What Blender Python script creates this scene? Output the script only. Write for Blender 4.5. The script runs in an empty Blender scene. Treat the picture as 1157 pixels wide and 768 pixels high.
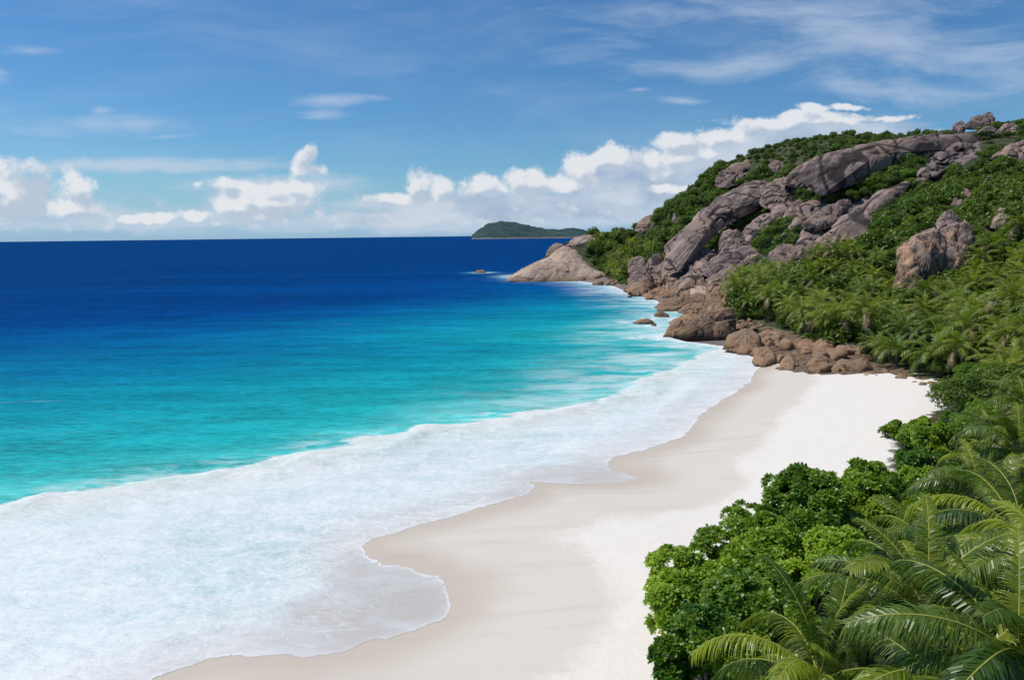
import bpy, math, random, numpy as np
from mathutils import Matrix, Vector, Euler
random.seed(7); RNG = np.random.default_rng(11)
SC = bpy.context.scene; COL = SC.collection
PI = math.pi
# ------------------------------------------------------------------ camera
W, H, F, CZ = 1157, 768, 800.0, 22.0
pitch, roll = math.atan(118.3/F), math.radians(0.68)
fw = np.array([0, math.cos(pitch), -math.sin(pitch)]); R0 = np.array([1., 0, 0]); U0 = np.array([0, math.sin(pitch), math.cos(pitch)])
rt = math.cos(roll)*R0 - math.sin(roll)*U0; up = math.sin(roll)*R0 + math.cos(roll)*U0
CAM = np.array([0, 0, CZ])
cd = bpy.data.cameras.new('camera'); cam = bpy.data.objects.new('camera', cd); COL.objects.link(cam)
cd.sensor_width = 36; cd.lens = 36*F/W; cd.clip_end = 90000; cd.clip_start = 0.3
cam.matrix_world = Matrix([[rt[i], up[i], -fw[i], CAM[i]] for i in range(3)] + [[0, 0, 0, 1]])
SC.camera = cam
# ------------------------------------------------------------------ sun, exposure
SUN = np.array([-0.50, 0.12, 0.86]); SUN /= np.linalg.norm(SUN)
sun_el = math.asin(SUN[2]); sun_az = math.atan2(SUN[0], SUN[1])
sl = bpy.data.lights.new('sun', 'SUN'); sl.energy = 3.7; sl.angle = math.radians(0.53); sl.color = (1, 0.955, 0.89)
so = bpy.data.objects.new('sun', sl); COL.objects.link(so)
so.rotation_euler = Vector(SUN).to_track_quat('Z', 'Y').to_euler()
SC.view_settings.view_transform = 'Standard'; SC.view_settings.look = 'None'
SC.view_settings.exposure = 0.0; SC.view_settings.gamma = 1; SC.view_settings.use_curve_mapping = False
SC.cycles.max_bounces = 6; SC.cycles.transparent_max_bounces = 10; SC.cycles.diffuse_bounces = 3
SC.cycles.glossy_bounces = 2; SC.cycles.transmission_bounces = 3; SC.cycles.caustics_reflective = False; SC.cycles.caustics_refractive = False

# ------------------------------------------------------------------ pixel <-> world planning helpers
def rdir(px, py): return rt*((px-W/2)/F) + up*((H/2-py)/F) + fw
def P(px, py, y): d = rdir(px, py); return CAM + d*(y/d[1])
def G(px, py, z=0.0): d = rdir(px, py); return CAM + d*((z-CZ)/d[2])
def proj(p):
    q = np.atleast_2d(p) - CAM; z = q@fw; z = np.where(z < .1, .1, z)
    return np.stack([W/2 + F*(q@rt)/z, H/2 - F*(q@up)/z], 1)

# ------------------------------------------------------------------ node helper
class NT:
    def __init__(s, tree):
        s.t = tree; tree.nodes.clear()
    def n(s, typ, ins=None, **kw):
        nd = s.t.nodes.new(typ)
        for k, v in kw.items(): setattr(nd, k, v)
        for k, v in (ins or {}).items(): s.put(nd.inputs[k], v)
        return nd
    def put(s, inp, v):
        if isinstance(v, bpy.types.NodeSocket): s.t.links.new(v, inp)
        elif isinstance(v, bpy.types.Node): s.t.links.new(v.outputs[0], inp)
        else:
            if isinstance(v, (tuple, list)) and inp.type == 'RGBA' and len(v) == 3: v = (*v, 1)
            inp.default_value = v
    def m(s, op, a, b=0.0, c=0.0, clamp=False):
        nd = s.t.nodes.new('ShaderNodeMath'); nd.operation = op; nd.use_clamp = clamp
        s.put(nd.inputs[0], a); s.put(nd.inputs[1], b)
        if op in ('MULTIPLY_ADD', 'SMOOTH_MIN', 'SMOOTH_MAX'): s.put(nd.inputs[2], c)
        return nd.outputs[0]
    def v(s, op, a, b=(0, 0, 0), c=(0, 0, 0)):
        nd = s.t.nodes.new('ShaderNodeVectorMath'); nd.operation = op
        s.put(nd.inputs[0], a)
        if op != 'LENGTH': s.put(nd.inputs[1], b)
        if op == 'MULTIPLY_ADD': s.put(nd.inputs[2], c)
        return nd.outputs['Value'] if op in ('LENGTH', 'DOT_PRODUCT') else nd.outputs[0]
    def ss(s, x, a, b, lo=0.0, hi=1.0):
        nd = s.t.nodes.new('ShaderNodeMapRange'); nd.interpolation_type = 'SMOOTHSTEP'
        for i, q in enumerate((x, a, b, lo, hi)): s.put(nd.inputs[i], q)
        return nd.outputs[0]
    def noise(s, vec, scale, detail=3, rough=.5, dist=0.0):
        nd = s.n('ShaderNodeTexNoise', {'Vector': vec, 'Scale': scale, 'Detail': detail, 'Roughness': rough, 'Distortion': dist})
        return nd.outputs[0]
    def mix(s, f, a, b):
        nd = s.t.nodes.new('ShaderNodeMix'); nd.data_type = 'RGBA'
        s.put(nd.inputs[0], f); s.put(nd.inputs[6], a); s.put(nd.inputs[7], b); return nd.outputs[2]
    def attr(s, name): return s.n('ShaderNodeAttribute', attribute_name=name).outputs['Fac']
    def ramp(s, f, stops, interp='LINEAR'):
        nd = s.t.nodes.new('ShaderNodeValToRGB'); cr = nd.color_ramp; cr.interpolation = interp
        while len(cr.elements) < len(stops): cr.elements.new(.5)
        for e, (p, c) in zip(cr.elements, stops): e.position = p; e.color = (*c, 1) if len(c) == 3 else c
        s.put(nd.inputs[0], f); return nd.outputs[0]
def mat(name):
    m = bpy.data.materials.new(name); m.use_nodes = True; return m, NT(m.node_tree)

# ------------------------------------------------------------------ world: sky texture with clouds
wd = bpy.data.worlds.new('World'); SC.world = wd; wd.use_nodes = True
w = NT(wd.node_tree)
sky = w.n('ShaderNodeTexSky', sky_type='NISHITA', sun_disc=False, sun_elevation=sun_el, sun_rotation=sun_az, altitude=0, air_density=1.0, dust_density=0.25, ozone_density=3.2)
tc = w.n('ShaderNodeTexCoord').outputs['Generated']
sep = w.n('ShaderNodeSeparateXYZ', {0: tc})
yy = w.m('MAXIMUM', w.m('ABSOLUTE', sep.outputs[1]), .06)
cu = w.m('DIVIDE', sep.outputs[0], yy); cv = w.m('DIVIDE', sep.outputs[2], yy)
uv = w.n('ShaderNodeCombineXYZ', {0: cu, 1: cv}).outputs[0]
def UV(px, py): d = rdir(px, py); return d[0]/d[1], d[2]/d[1]
wn = w.n('ShaderNodeTexNoise', {'Vector': uv, 'Scale': 9.0, 'Detail': 4, 'Roughness': .6})
warp = w.v('MULTIPLY_ADD', wn.outputs['Color'], (.035, .035, 0), (-.0175, -.0175, 0))
uvw = w.v('ADD', uv, warp)
def field(blobs, vec):
    acc = None
    for (px, py, a, b) in blobs:
        u0, v0 = UV(px, py); a /= F; b /= F
        l = w.v('LENGTH', w.v('MULTIPLY_ADD', vec, (1/a, 1/b, 0), (-u0/a, -v0/b, 0)))
        acc = l if acc is None else w.m('SMOOTH_MIN', acc, l, .25)
    return acc
# cumulus masses (x, y, half width, half height in photo pixels)
CU = [(22, 220, 38, 27), (-10, 212, 40, 26), (88, 215, 19, 21), (80, 234, 34, 12), (345, 180, 11, 13), (349, 191, 18, 6),
      (292, 226, 42, 23), (262, 234, 24, 13), (325, 222, 34, 15), (300, 210, 60, 9), (180, 243, 24, 6), (225, 244, 18, 5), (150, 244, 16, 5),
      (474, 212, 17, 17), (502, 212, 14, 11), (448, 224, 28, 8), (550, 210, 30, 11), (598, 205, 34, 13), (655, 192, 26, 17), (690, 182, 22, 13), (640, 206, 50, 10),
      (728, 184, 36, 16), (766, 160, 26, 11), (815, 156, 38, 11), (775, 176, 40, 11), (865, 143, 44, 9), (925, 136, 52, 7), (985, 133, 46, 4), (765, 214, 36, 6), (918, 124, 14, 5), (962, 121, 22, 4)]
bl = field(CU, uvw)
blu = field([c_ for c_ in CU], w.v('ADD', uvw, (-.006, .013, 0)))
nz = w.m('ADD', w.m('MULTIPLY', w.noise(uvw, 16, 9, .6), .5), w.m('MULTIPLY', w.noise(uvw, 42, 7, .62), .5))
ns1 = w.noise(uv, 15, 4, .5)
nzs = w.noise(w.v('ADD', uv, (-.012, .016, 0)), 15, 4, .5)
nzf = w.noise(w.v('MULTIPLY', uv, (1, 2.2, 1)), 7, 5, .55)
dens = w.m('ADD', w.m('SUBTRACT', 1.0, bl), w.m('MULTIPLY_ADD', nz, 4.0, -1.74))
ca = w.ss(dens, -.05, .62)
# brighter top edges toward the sun, greyer bottoms inside
lit = w.m('ADD', w.m('MULTIPLY', w.m('SUBTRACT', ns1, nzs), 4.2), w.m('MULTIPLY_ADD', dens, -.20, .42))
lit = w.m('ADD', lit, w.m('MULTIPLY_ADD', nz, .7, -.35))
lit = w.m('ADD', lit, w.m('MULTIPLY', w.m('SUBTRACT', blu, bl), .95))
# shade bank under the long cloud
BANK = [(600, 232, 210, 16), (740, 212, 110, 32), (850, 184, 110, 30), (520, 240, 130, 9), (960, 158, 100, 20), (460, 246, 100, 9), (900, 200, 80, 40), (690, 200, 60, 16), (800, 172, 60, 16)]
bk = field(BANK, w.v('ADD', uvw, (0, 0, 0)))
stre = w.noise(w.v('MULTIPLY', uv, (1, 7, 1)), 6, 5, .6)
bka = w.m('MULTIPLY', w.ss(w.m('ADD', w.m('SUBTRACT', 1.05, bk), w.m('MULTIPLY_ADD', stre, 1.5, -.55)), .0, .6), .9)
# thin stratus sheets near the horizon and cirrus high up
ST = [(130, 186, 240, 11), (310, 208, 125, 14), (300, 222, 80, 20), (60, 236, 90, 20), (60, 238, 150, 12), (200, 250, 330, 13), (560, 252, 330, 14), (700, 244, 200, 14), (780, 216, 45, 7), (470, 246, 90, 10)]
stf = field(ST, uvw)
sta = w.m('MULTIPLY', w.ss(w.m('ADD', w.m('SUBTRACT', 1.0, stf), w.m('MULTIPLY_ADD', stre, 1.6, -.75)), .0, .8), .78)
puff = w.noise(w.v('MULTIPLY', uv, (1, 1.5, 1)), 26, 5, .6)
lowb = w.m('MULTIPLY', w.ss(cv, .006, .02), w.ss(cv, .065, .025))
pfa = w.m('MULTIPLY', w.m('MULTIPLY', w.ss(puff, .50, .68), lowb), .85)
CI = [(960, 50, 330, 62), (1100, 60, 200, 60), (830, 70, 180, 30), (370, 117, 62, 9), (365, 137, 36, 7), (115, 123, 20, 6), (40, 62, 45, 8),
      (730, 105, 24, 4), (775, 118, 34, 7), (900, 20, 280, 50), (0, 88, 20, 14), (120, 140, 190, 16), (190, 152, 44, 3), (1000, 105, 160, 22)]
cwarp = w.n('ShaderNodeTexNoise', {'Vector': w.v('MULTIPLY', uv, (1, 2, 1)), 'Scale': 3.0, 'Detail': 3}).outputs['Color']
cuv = w.v('ADD', uv, w.v('MULTIPLY_ADD', cwarp, (.12, .07, 0), (-.06, -.035, 0)))
cif = field(CI, cuv)
rot = w.n('ShaderNodeMapping', {'Vector': cuv, 'Rotation': (0, 0, .22), 'Scale': (1, 5, 1)}).outputs[0]
cin = w.noise(rot, 4.2, 7, .62, .4)
cia = w.m('MULTIPLY', w.ss(w.m('ADD', w.m('SUBTRACT', 1.0, cif), w.m('MULTIPLY_ADD', cin, 3.6, -1.75)), .0, 1.5), .60)
cia = w.m('MAXIMUM', cia, w.m('MULTIPLY', w.ss(w.noise(rot, 2.2, 8, .6, .3), .42, .75), .22))
hz = w.ss(cv, .10, .0)
tint = w.n('ShaderNodeHueSaturation', {'Color': sky.outputs[0], 'Saturation': 1.12, 'Value': 1.0}).outputs[0]
tint = w.mix(1.0, tint, tint)
base = w.v('MULTIPLY', tint, (.52, .80, .98))
base = w.mix(w.m('MULTIPLY', hz, .75), base, (3.0, 4.9, 7.2))
S = 9.0   # cloud radiance before the background strength
def cc(c): return tuple(x*S for x in c)
c1 = w.mix(cia, base, cc((.60, .70, .86)))
c1 = w.mix(sta, c1, cc((.58, .70, .84)))
c1 = w.mix(bka, c1, w.mix(w.ss(nzf, .35, .65), cc((.40, .52, .70)), cc((.68, .75, .86))))
c1 = w.mix(pfa, c1, cc((.72, .78, .88)))
cl = w.mix(w.ss(lit, .05, .80), cc((.54, .63, .77)), cc((.88, .905, .94)))
c1 = w.mix(w.m('MULTIPLY', ca, .93), c1, cl)
bg = w.n('ShaderNodeBackground', {'Color': c1, 'Strength': 0.10})
out = w.n('ShaderNodeOutputWorld'); wd.node_tree.links.new(bg.outputs[0], out.inputs[0])

# ------------------------------------------------------------------ numpy noise, polygons, meshes
def _h(ix, iy, iz):
    h = (ix*374761393 + iy*668265263 + iz*1442695041) & 0xffffffff
    h = ((h ^ (h >> 13))*1274126177) & 0xffffffff
    return ((h ^ (h >> 16)) & 0xffff)/65535.0
def vnoise(p):
    i = np.floor(p).astype(np.int64); f = p - i; f = f*f*f*(f*(f*6-15)+10); r = 0
    for a in (0, 1):
        for b in (0, 1):
            for c in (0, 1):
                wgt = (f[:, 0] if a else 1-f[:, 0])*(f[:, 1] if b else 1-f[:, 1])*(f[:, 2] if c else 1-f[:, 2])
                r = r + wgt*_h(i[:, 0]+a, i[:, 1]+b, i[:, 2]+c)
    return r*2-1
def fbm(p, sc, oc=4, seed=0, g=.5):
    p = np.asarray(p, float)*sc + seed*17.31; a = 1; r = 0
    for _ in range(oc): r = r + a*vnoise(p); p = p*2.03+5.2; a *= g
    return r
def inpoly(x, y, poly):
    poly = np.asarray(poly); ins = np.zeros(x.shape, bool); n = len(poly); j = n-1
    for i in range(n):
        xi, yi, xj, yj = *poly[i][:2], *poly[j][:2]
        c = ((yi > y) != (yj > y)) & (x < (xj-xi)*(y-yi)/((yj-yi)+1e-12)+xi); ins ^= c; j = i
    return ins
def pldist(x, y, pl):
    d = np.full(x.shape, 1e9)
    for (a, b) in zip(pl[:-1], pl[1:]):
        ax, ay = a[:2]; bx, by = b[0]-ax, b[1]-ay; L = bx*bx+by*by+1e-12
        t = np.clip(((x-ax)*bx+(y-ay)*by)/L, 0, 1)
        d = np.minimum(d, (x-ax-t*bx)**2+(y-ay-t*by)**2)
    return np.sqrt(d)
def smooth_pl(pts, n=6):
    pts = [np.asarray(p[:2], float) for p in pts]; o = []
    for i in range(len(pts)-1):
        p0, p1, p2, p3 = pts[max(i-1, 0)], pts[i], pts[i+1], pts[min(i+2, len(pts)-1)]
        for k in range(n):
            t = k/n; o.append(.5*((2*p1)+(-p0+p2)*t+(2*p0-5*p1+4*p2-p3)*t*t+(-p0+3*p1-3*p2+p3)*t**3))
    o.append(pts[-1]); return np.array(o)
def mesh(name, V, faces, mats=(), smooth=True, midx=None, attrs=None):
    """faces: (N,4) or (N,3) array, or a list of such arrays"""
    me = bpy.data.meshes.new(name); V = np.asarray(V, np.float32)
    fl = faces if isinstance(faces, list) else [faces]
    fl = [np.asarray(f, np.int32) for f in fl if len(f)]
    lt = np.concatenate([np.full(len(f), f.shape[1], np.int32) for f in fl]); li = np.concatenate([f.ravel() for f in fl])
    me.vertices.add(len(V)); me.vertices.foreach_set('co', V.ravel())
    me.loops.add(len(li)); me.loops.foreach_set('vertex_index', li)
    me.polygons.add(len(lt)); me.polygons.foreach_set('loop_start', np.concatenate([[0], np.cumsum(lt)[:-1]]).astype(np.int32)); me.polygons.foreach_set('loop_total', lt)
    if midx is not None: me.polygons.foreach_set('material_index', np.asarray(midx, np.int32))
    me.update(calc_edges=True)
    me.polygons.foreach_set('use_smooth', np.full(len(lt), smooth, bool))
    for m in mats: me.materials.append(m)
    for k, a in (attrs or {}).items():
        at = me.attributes.new(k, 'FLOAT', 'POINT'); at.data.foreach_set('value', np.asarray(a, np.float32))
    return me
def obj(name, me, parent=None, **pr):
    o = bpy.data.objects.new(name, me); COL.objects.link(o)
    if parent: o.parent = parent
    for k, v in pr.items():
        if v: o[k] = v
    return o
def empty(name, loc, label, cat, group=None, rz=0.0, sc=1.0):
    o = obj(name, None, label=label, category=cat, group=group); o.location = loc; o.rotation_euler = (0, 0, rz); o.scale = (sc, sc, sc)
    o.empty_display_size = .2; return o
def frame(t):      # tangent (N,3) -> two normals
    t = t/np.linalg.norm(t, axis=1, keepdims=True); a = np.tile([0, 0, 1.], (len(t), 1)); a[np.abs(t[:, 2]) > .95] = [1, 0, 0]
    u = np.cross(t, a); u /= np.linalg.norm(u, axis=1, keepdims=True); return u, np.cross(t, u)
def tube(pts, rad, sides=7, V=None, Fc=None):
    pts = np.asarray(pts, float); n = len(pts); t = np.gradient(pts, axis=0); u, v = frame(t)
    for i in range(1, n):   # keep frames continuous
        if u[i]@u[i-1] < 0: u[i] *= -1; v[i] *= -1
    an = np.linspace(0, 2*PI, sides, endpoint=False); rad = np.broadcast_to(rad, (n,))
    ring = pts[:, None]+(u[:, None]*np.cos(an)[None, :, None]+v[:, None]*np.sin(an)[None, :, None])*rad[:, None, None]
    i = np.arange(n-1)[:, None]*sides; j = np.arange(sides)[None]; k = (j+1) % sides
    f = np.stack([i+j, i+k, i+sides+k, i+sides+j], -1).reshape(-1, 4)
    return ring.reshape(-1, 3), f
def join(parts):
    V = []; Fs = []; o = 0
    for v, f in parts: V.append(v); Fs.append(f+o); o += len(v)
    return np.concatenate(V), np.concatenate(Fs)

# ------------------------------------------------------------------ coast lines (planned on the photograph, stood on the sea plane)
swash_px = [(150, 792), (180, 765), (250, 745), (300, 742), (345, 742), (390, 736), (440, 721), (490, 705), (513, 688), (512, 670), (495, 652), (462, 641),
            (428, 634), (414, 620), (425, 608), (470, 596), (530, 578), (590, 561), (607, 551), (602, 544), (640, 547), (690, 546), (724, 541), (705, 535), (688, 526),
            (697, 517), (740, 505), (776, 491), (786, 478), (800, 464), (828, 446), (848, 432), (853, 420), (866, 411)]
rock_px = [(866, 411), (848, 401), (825, 391), (775, 386), (752, 380), (772, 366), (790, 354), (750, 346), (732, 332), (712, 331), (690, 322), (650, 317), (600, 316), (577, 312)]
swash = smooth_pl([G(*p)[:2] for p in swash_px], 5)
swash = np.vstack([[(-60, -60), (-45, -15), (-27, 16)], swash])
rocky = np.array([G(*p)[:2] for p in rock_px])
tip = rocky[-1]; far = np.array([(tip[0]+30, tip[1]+30), (70, 470), (75, 540), (200, 600), (600, 640)])
land_poly = np.vstack([swash, rocky[1:], far, [(700, -60)]])
break_px = [(-40, 582), (0, 573), (50, 562), (90, 556), (130, 547), (200, 535), (300, 522), (400, 500), (450, 489), (470, 482), (540, 478), (600, 466), (650, 458), (700, 443), (745, 425), (790, 402), (812, 392)]
brk = smooth_pl([G(*p)[:2] for p in break_px], 4); brk = np.vstack([[(-130, -60), (-75, 20)], brk])
brk_line = np.vstack([brk, rocky[4:], far]); brk_poly = np.vstack([brk_line, [(700, -60)]])
film_a = smooth_pl([G(*p)[:2] for p in [(425, 622), (470, 640), (507, 660), (517, 688), (490, 708), (430, 728), (390, 746), (345, 750), (310, 738), (285, 722), (325, 695), (360, 662), (395, 632), (425, 622)]], 4)
film_b = smooth_pl([G(*p)[:2] for p in [(560, 560), (590, 540), (625, 528), (680, 522), (730, 541), (690, 548), (640, 550), (600, 566), (560, 560)]], 4)

# ------------------------------------------------------------------ land height from control points (thin plate)
C = []
def c(px, py, y): C.append(tuple(P(px, py, y)))
def cg(px, py, z): C.append(tuple(G(px, py, z)))
for p in [(866, 412), (848, 401), (825, 390), (772, 366), (755, 350), (732, 333), (712, 331), (690, 323), (650, 317), (600, 316), (577, 313)]: cg(*p, .0)
for p in [(860, 418), (828, 448), (786, 480), (700, 520), (650, 552), (600, 566), (530, 590), (470, 625), (500, 675), (440, 735), (330, 755), (200, 775)]: cg(*p, .12)
for p in [(905, 428), (880, 470), (830, 510), (760, 560), (700, 610), (640, 660), (600, 720), (560, 790)]: cg(*p, .85)
for p in [(1000, 424), (1080, 446), (1030, 500), (1000, 560), (900, 620), (820, 690), (780, 790)]: cg(*p, 1.8)
for p in [(940, 419), (890, 416)]: cg(*p, 1.2)
for q in [(-60, -10, -1.5), (-27, 16, 0), (0, 10, 1.2), (25, 15, 2.5), (60, 30, 4), (100, 0, 10), (120, 60, 18), (200, 100, 45), (200, 200, 72), (320, 60, 70), (320, 250, 85), (250, 380, 35), (160, 470, 2), (40, 560, -6), (75, 500, -4), (20, 420, -5), (40, 450, -4), (300, 560, -5),
          (-90, 60, -3), (-40, 100, -3), (0, 150, -4), (20, 220, -4), (-30, 330, -6), (-150, 200, -8), (-20, 450, -8), (-60, 30, -1.6), (-20, 60, -1.2), (15, 95, -1.2), (100, -80, 10)]: C.append(q)
# headland and ridge
c(600, 303, 384); c(625, 284, 392); c(660, 275, 410); c(700, 272, 410); c(735, 253, 398); c(790, 213, 368); c(815, 197, 350); c(840, 190, 335); c(870, 188, 318); c(900, 186, 300)
c(960, 172, 286); c(1030, 160, 282); c(1090, 150, 278); c(1115, 143, 272); c(1157, 148, 262); c(1230, 140, 250)
# slopes
c(650, 302, 372); c(690, 306, 350); c(730, 312, 295); c(700, 292, 370); c(740, 270, 370); c(760, 275, 320); c(790, 250, 330); c(830, 228, 305)
c(748, 300, 285); c(770, 315, 262); c(800, 300, 248); c(790, 335, 222); c(830, 300, 235); c(815, 345, 195); c(860, 262, 262); c(850, 290, 240); c(900, 225, 272); c(930, 218, 262); c(895, 258, 245); c(930, 255, 232); c(960, 235, 236)
c(1000, 205, 245); c(1050, 195, 238); c(1100, 180, 235); c(980, 262, 205); c(940, 288, 208)
c(835, 350, 185); c(850, 375, 160); c(880, 330, 185); c(920, 330, 170); c(930, 375, 142); c(980, 330, 158); c(985, 290, 180); c(1000, 395, 122); c(960, 408, 124)
c(1020, 345, 142); c(1060, 345, 133); c(1060, 290, 160); c(1020, 250, 195); c(1090, 260, 172); c(1075, 225, 205); c(1130, 215, 205); c(1157, 180, 228)
c(1110, 370, 118); c(1157, 372, 106); c(1157, 300, 142); c(1110, 310, 142); c(1157, 250, 172); c(1090, 415, 100); c(1157, 430, 84); c(1110, 450, 84)
C = np.array(C)
def tps_fit(C, lam=.5):
    X = C[:, :2]/100; n = len(X); d = np.linalg.norm(X[:, None]-X[None], axis=2); K = np.where(d > 0, d*d*np.log(d+1e-12), 0)+np.eye(n)*lam*.002
    Pm = np.hstack([np.ones((n, 1)), X]); A = np.zeros((n+3, n+3)); A[:n, :n] = K; A[:n, n:] = Pm; A[n:, :n] = Pm.T
    return X, np.linalg.solve(A, np.concatenate([C[:, 2], [0]*3]))
TX, TW = tps_fit(C)
def tps(x, y):
    q = np.stack([np.ravel(x), np.ravel(y)], 1)/100; o = np.zeros(len(q))
    for s in range(0, len(q), 20000):
        d = np.linalg.norm(q[s:s+20000, None]-TX[None], axis=2); K = d*d*np.log(d+1e-12)
        o[s:s+20000] = K@TW[:-3]+TW[-3]+q[s:s+20000]@TW[-2:]
    return o.reshape(np.shape(x))
GX0, GY0, GS = -80.0, -60.0, 1.25
NX, NY = int(480/GS), int(680/GS)
gx = GX0+np.arange(NX)*GS; gy = GY0+np.arange(NY)*GS; XX, YY = np.meshgrid(gx, gy); 
HH = tps(XX, YY)
pp = np.stack([XX.ravel(), YY.ravel(), np.zeros(XX.size)], 1)
sd = pldist(XX, YY, swash[:, :2]); srk = pldist(XX, YY, np.vstack([rocky, far])); inl = inpoly(XX, YY, land_poly)
S_ = np.where(inl, -1, 1)*np.minimum(sd, srk)
# keep the beach even and gentle; roughen only the hill
bz = np.where(S_ > 0, -S_*.02-np.clip(S_-6, 0, 99)*.08, np.clip(-S_*.085, 0, 2.0)); hillw = np.clip((HH-2.2)/3, 0, 1)
beachw = np.where((sd < 30) & (sd < srk+25), 1, 0)*np.clip((30-sd)/8, 0, 1)*(1-np.clip((HH-2.5)/1.5, 0, 1))
HH = HH*(1-beachw)+bz*beachw
HH = np.where(~inl & (beachw < .01), np.minimum(HH, -0.12*np.clip(S_, 0, 40)-.03), HH)
rough = fbm(pp, .045, 5, 3).reshape(XX.shape)
HH = HH+hillw*rough*1.5
HH = np.maximum(HH, -14)
def hgt(x, y):
    fx = np.clip((np.asarray(x, float)-GX0)/GS, 0, NX-1.001); fy = np.clip((np.asarray(y, float)-GY0)/GS, 0, NY-1.001)
    i = fx.astype(int); j = fy.astype(int); a = fx-i; b = fy-j
    return HH[j, i]*(1-a)*(1-b)+HH[j, i+1]*a*(1-b)+HH[j+1, i]*(1-a)*b+HH[j+1, i+1]*a*b
def hit(px, py, z0=0.0):
    ys = np.arange(18, 620, .5); d = rdir(px, py); p = CAM+d[None]*(ys/d[1])[:, None]
    g = np.maximum(hgt(p[:, 0], p[:, 1]), 0)+z0; k = np.argmax(p[:, 2] < g)
    return p[k] if (p[:, 2] < g).any() else None

# ------------------------------------------------------------------ materials
def princ(nt, color, rough=.8, bump=None, bstr=.3, bdist=.1, spec=.3, **kw):
    ins = {'Base Color': color, 'Roughness': rough, 'Specular IOR Level': spec}
    if bump is not None: ins['Normal'] = nt.n('ShaderNodeBump', {'Height': bump, 'Strength': bstr, 'Distance': bdist}).outputs[0]
    ins.update(kw); return nt.n('ShaderNodeBsdfPrincipled', ins)
def finish(nt, sh):
    o = nt.n('ShaderNodeOutputMaterial'); nt.t.links.new(sh.outputs[0] if isinstance(sh, bpy.types.Node) else sh, o.inputs[0])
def granite(name, ca, cb, cs, tide=0.0, sc=1.0, stk=.75, zs=.10, fall=(.64, .55, .54)):
    m, t = mat(name); pos = t.n('ShaderNodeNewGeometry').outputs['Position']; z = t.n('ShaderNodeSeparateXYZ', {0: pos}).outputs[2]
    oi = t.n('ShaderNodeObjectInfo').outputs['Random']
    big = t.noise(pos, .10*sc, 5, .6); f1 = t.ss(big, .42, .58)
    col = t.mix(f1, ca, cb)
    dt = t.m('MULTIPLY', t.v('DOT_PRODUCT', pos, fall), 1-zs); fx = t.v('MULTIPLY', t.n('ShaderNodeCombineXYZ', {0: dt, 1: dt, 2: dt}).outputs[0], fall); fp = t.v('SUBTRACT', pos, fx)
    st = t.noise(fp, .55*sc, 5, .65); col = t.mix(t.m('MULTIPLY', t.ss(st, .45, .60), stk), col, cs)
    run = t.noise(fp, 2.6*sc, 3, .55); col = t.mix(t.m('MULTIPLY', t.m('MULTIPLY', t.ss(run, .57, .62), t.ss(st, .36, .52)), .8), col, tuple(x*.55 for x in cs))
    st2 = t.noise(fp, 1.7*sc, 4, .6); col = t.mix(t.m('MULTIPLY', t.ss(st2, .54, .7), .45), col, tuple(min(1, x*1.45) for x in ca))
    warm = t.noise(pos, .05*sc, 3, .6); col = t.mix(t.m('MULTIPLY', t.ss(warm, .5, .72), .55), col, (.40, .29, .20))
    if tide:
        tn = t.m('ADD', z, t.m('MULTIPLY_ADD', t.noise(pos, .35, 4, .6), 5.0, -2.5))
        col = t.mix(t.m('MULTIPLY', t.ss(tn, tide, tide*.25), .75), col, (.33, .205, .115))
        col = t.mix(t.m('MULTIPLY', t.ss(t.m('ADD', z, t.m('MULTIPLY', st, .8)), 1.1, .5), .7), col, (.09, .06, .04))
    sp = t.noise(pos, 3.0*sc, 6, .75); col = t.mix(t.ss(sp, .35, .7), t.v('MULTIPLY', col, (.72, .72, .74)), t.v('MULTIPLY', col, (1.18, 1.16, 1.12)))
    col = t.v('SCALE', col, (0, 0, 0)) if False else t.v('MULTIPLY', col, t.n('ShaderNodeCombineXYZ', {0: t.m('MULTIPLY_ADD', oi, .3, .85), 1: t.m('MULTIPLY_ADD', oi, .28, .86), 2: t.m('MULTIPLY_ADD', oi, .24, .88)}).outputs[0])
    vo = t.n('ShaderNodeTexVoronoi', {'Vector': t.v('ADD', pos, t.v('MULTIPLY', t.n('ShaderNodeTexNoise', {'Vector': pos, 'Scale': .3, 'Detail': 3}).outputs['Color'], (5, 5, 5))), 'Scale': .14*sc}, feature='DISTANCE_TO_EDGE').outputs[0]
    crack = t.ss(vo, 0, .016); col = t.mix(t.m('MULTIPLY', t.m('MULTIPLY_ADD', crack, -.45, .45), t.ss(big, .48, .56)), col, (.05, .04, .035))
    col = t.mix(t.m('MULTIPLY', t.ss(t.m('MULTIPLY', t.attr('crevice'), t.m('MULTIPLY_ADD', sp, .8, .6)), .15, .55), .88), col, (.030, .025, .025))
    h = t.m('ADD', t.m('ADD', t.m('MULTIPLY', t.noise(pos, 1.1*sc, 8, .68), 1.3), t.m('MULTIPLY', st, .9)), t.m('MULTIPLY', crack, .12))
    finish(t, princ(t, col, .88, h, .55, .28/sc, spec=.2)); return m
M_rock = granite('granite_grey', (.355, .262, .225), (.205, .152, .142), (.072, .055, .055), tide=7.0, stk=.85)
M_rockw = granite('granite_weathered', (.40, .295, .23), (.26, .19, .16), (.10, .075, .065), tide=9.0, sc=1.3)
M_brown = granite('granite_brown', (.38, .245, .155), (.27, .175, .12), (.10, .07, .05), tide=3.0, sc=2.2)
M_pale = granite('granite_pale', (.60, .46, .36), (.50, .37, .28), (.30, .21, .165), tide=3.0)
M_paleb = granite('granite_pale_block', (.42, .33, .26), (.33, .26, .21), (.18, .14, .12), tide=2.0, sc=2.0)
M_rust = granite('granite_rust_streaked', (.43, .270, .165), (.27, .205, .18), (.075, .055, .050), sc=1.3, stk=.85, zs=.05, fall=(0, 0, 1))
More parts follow.
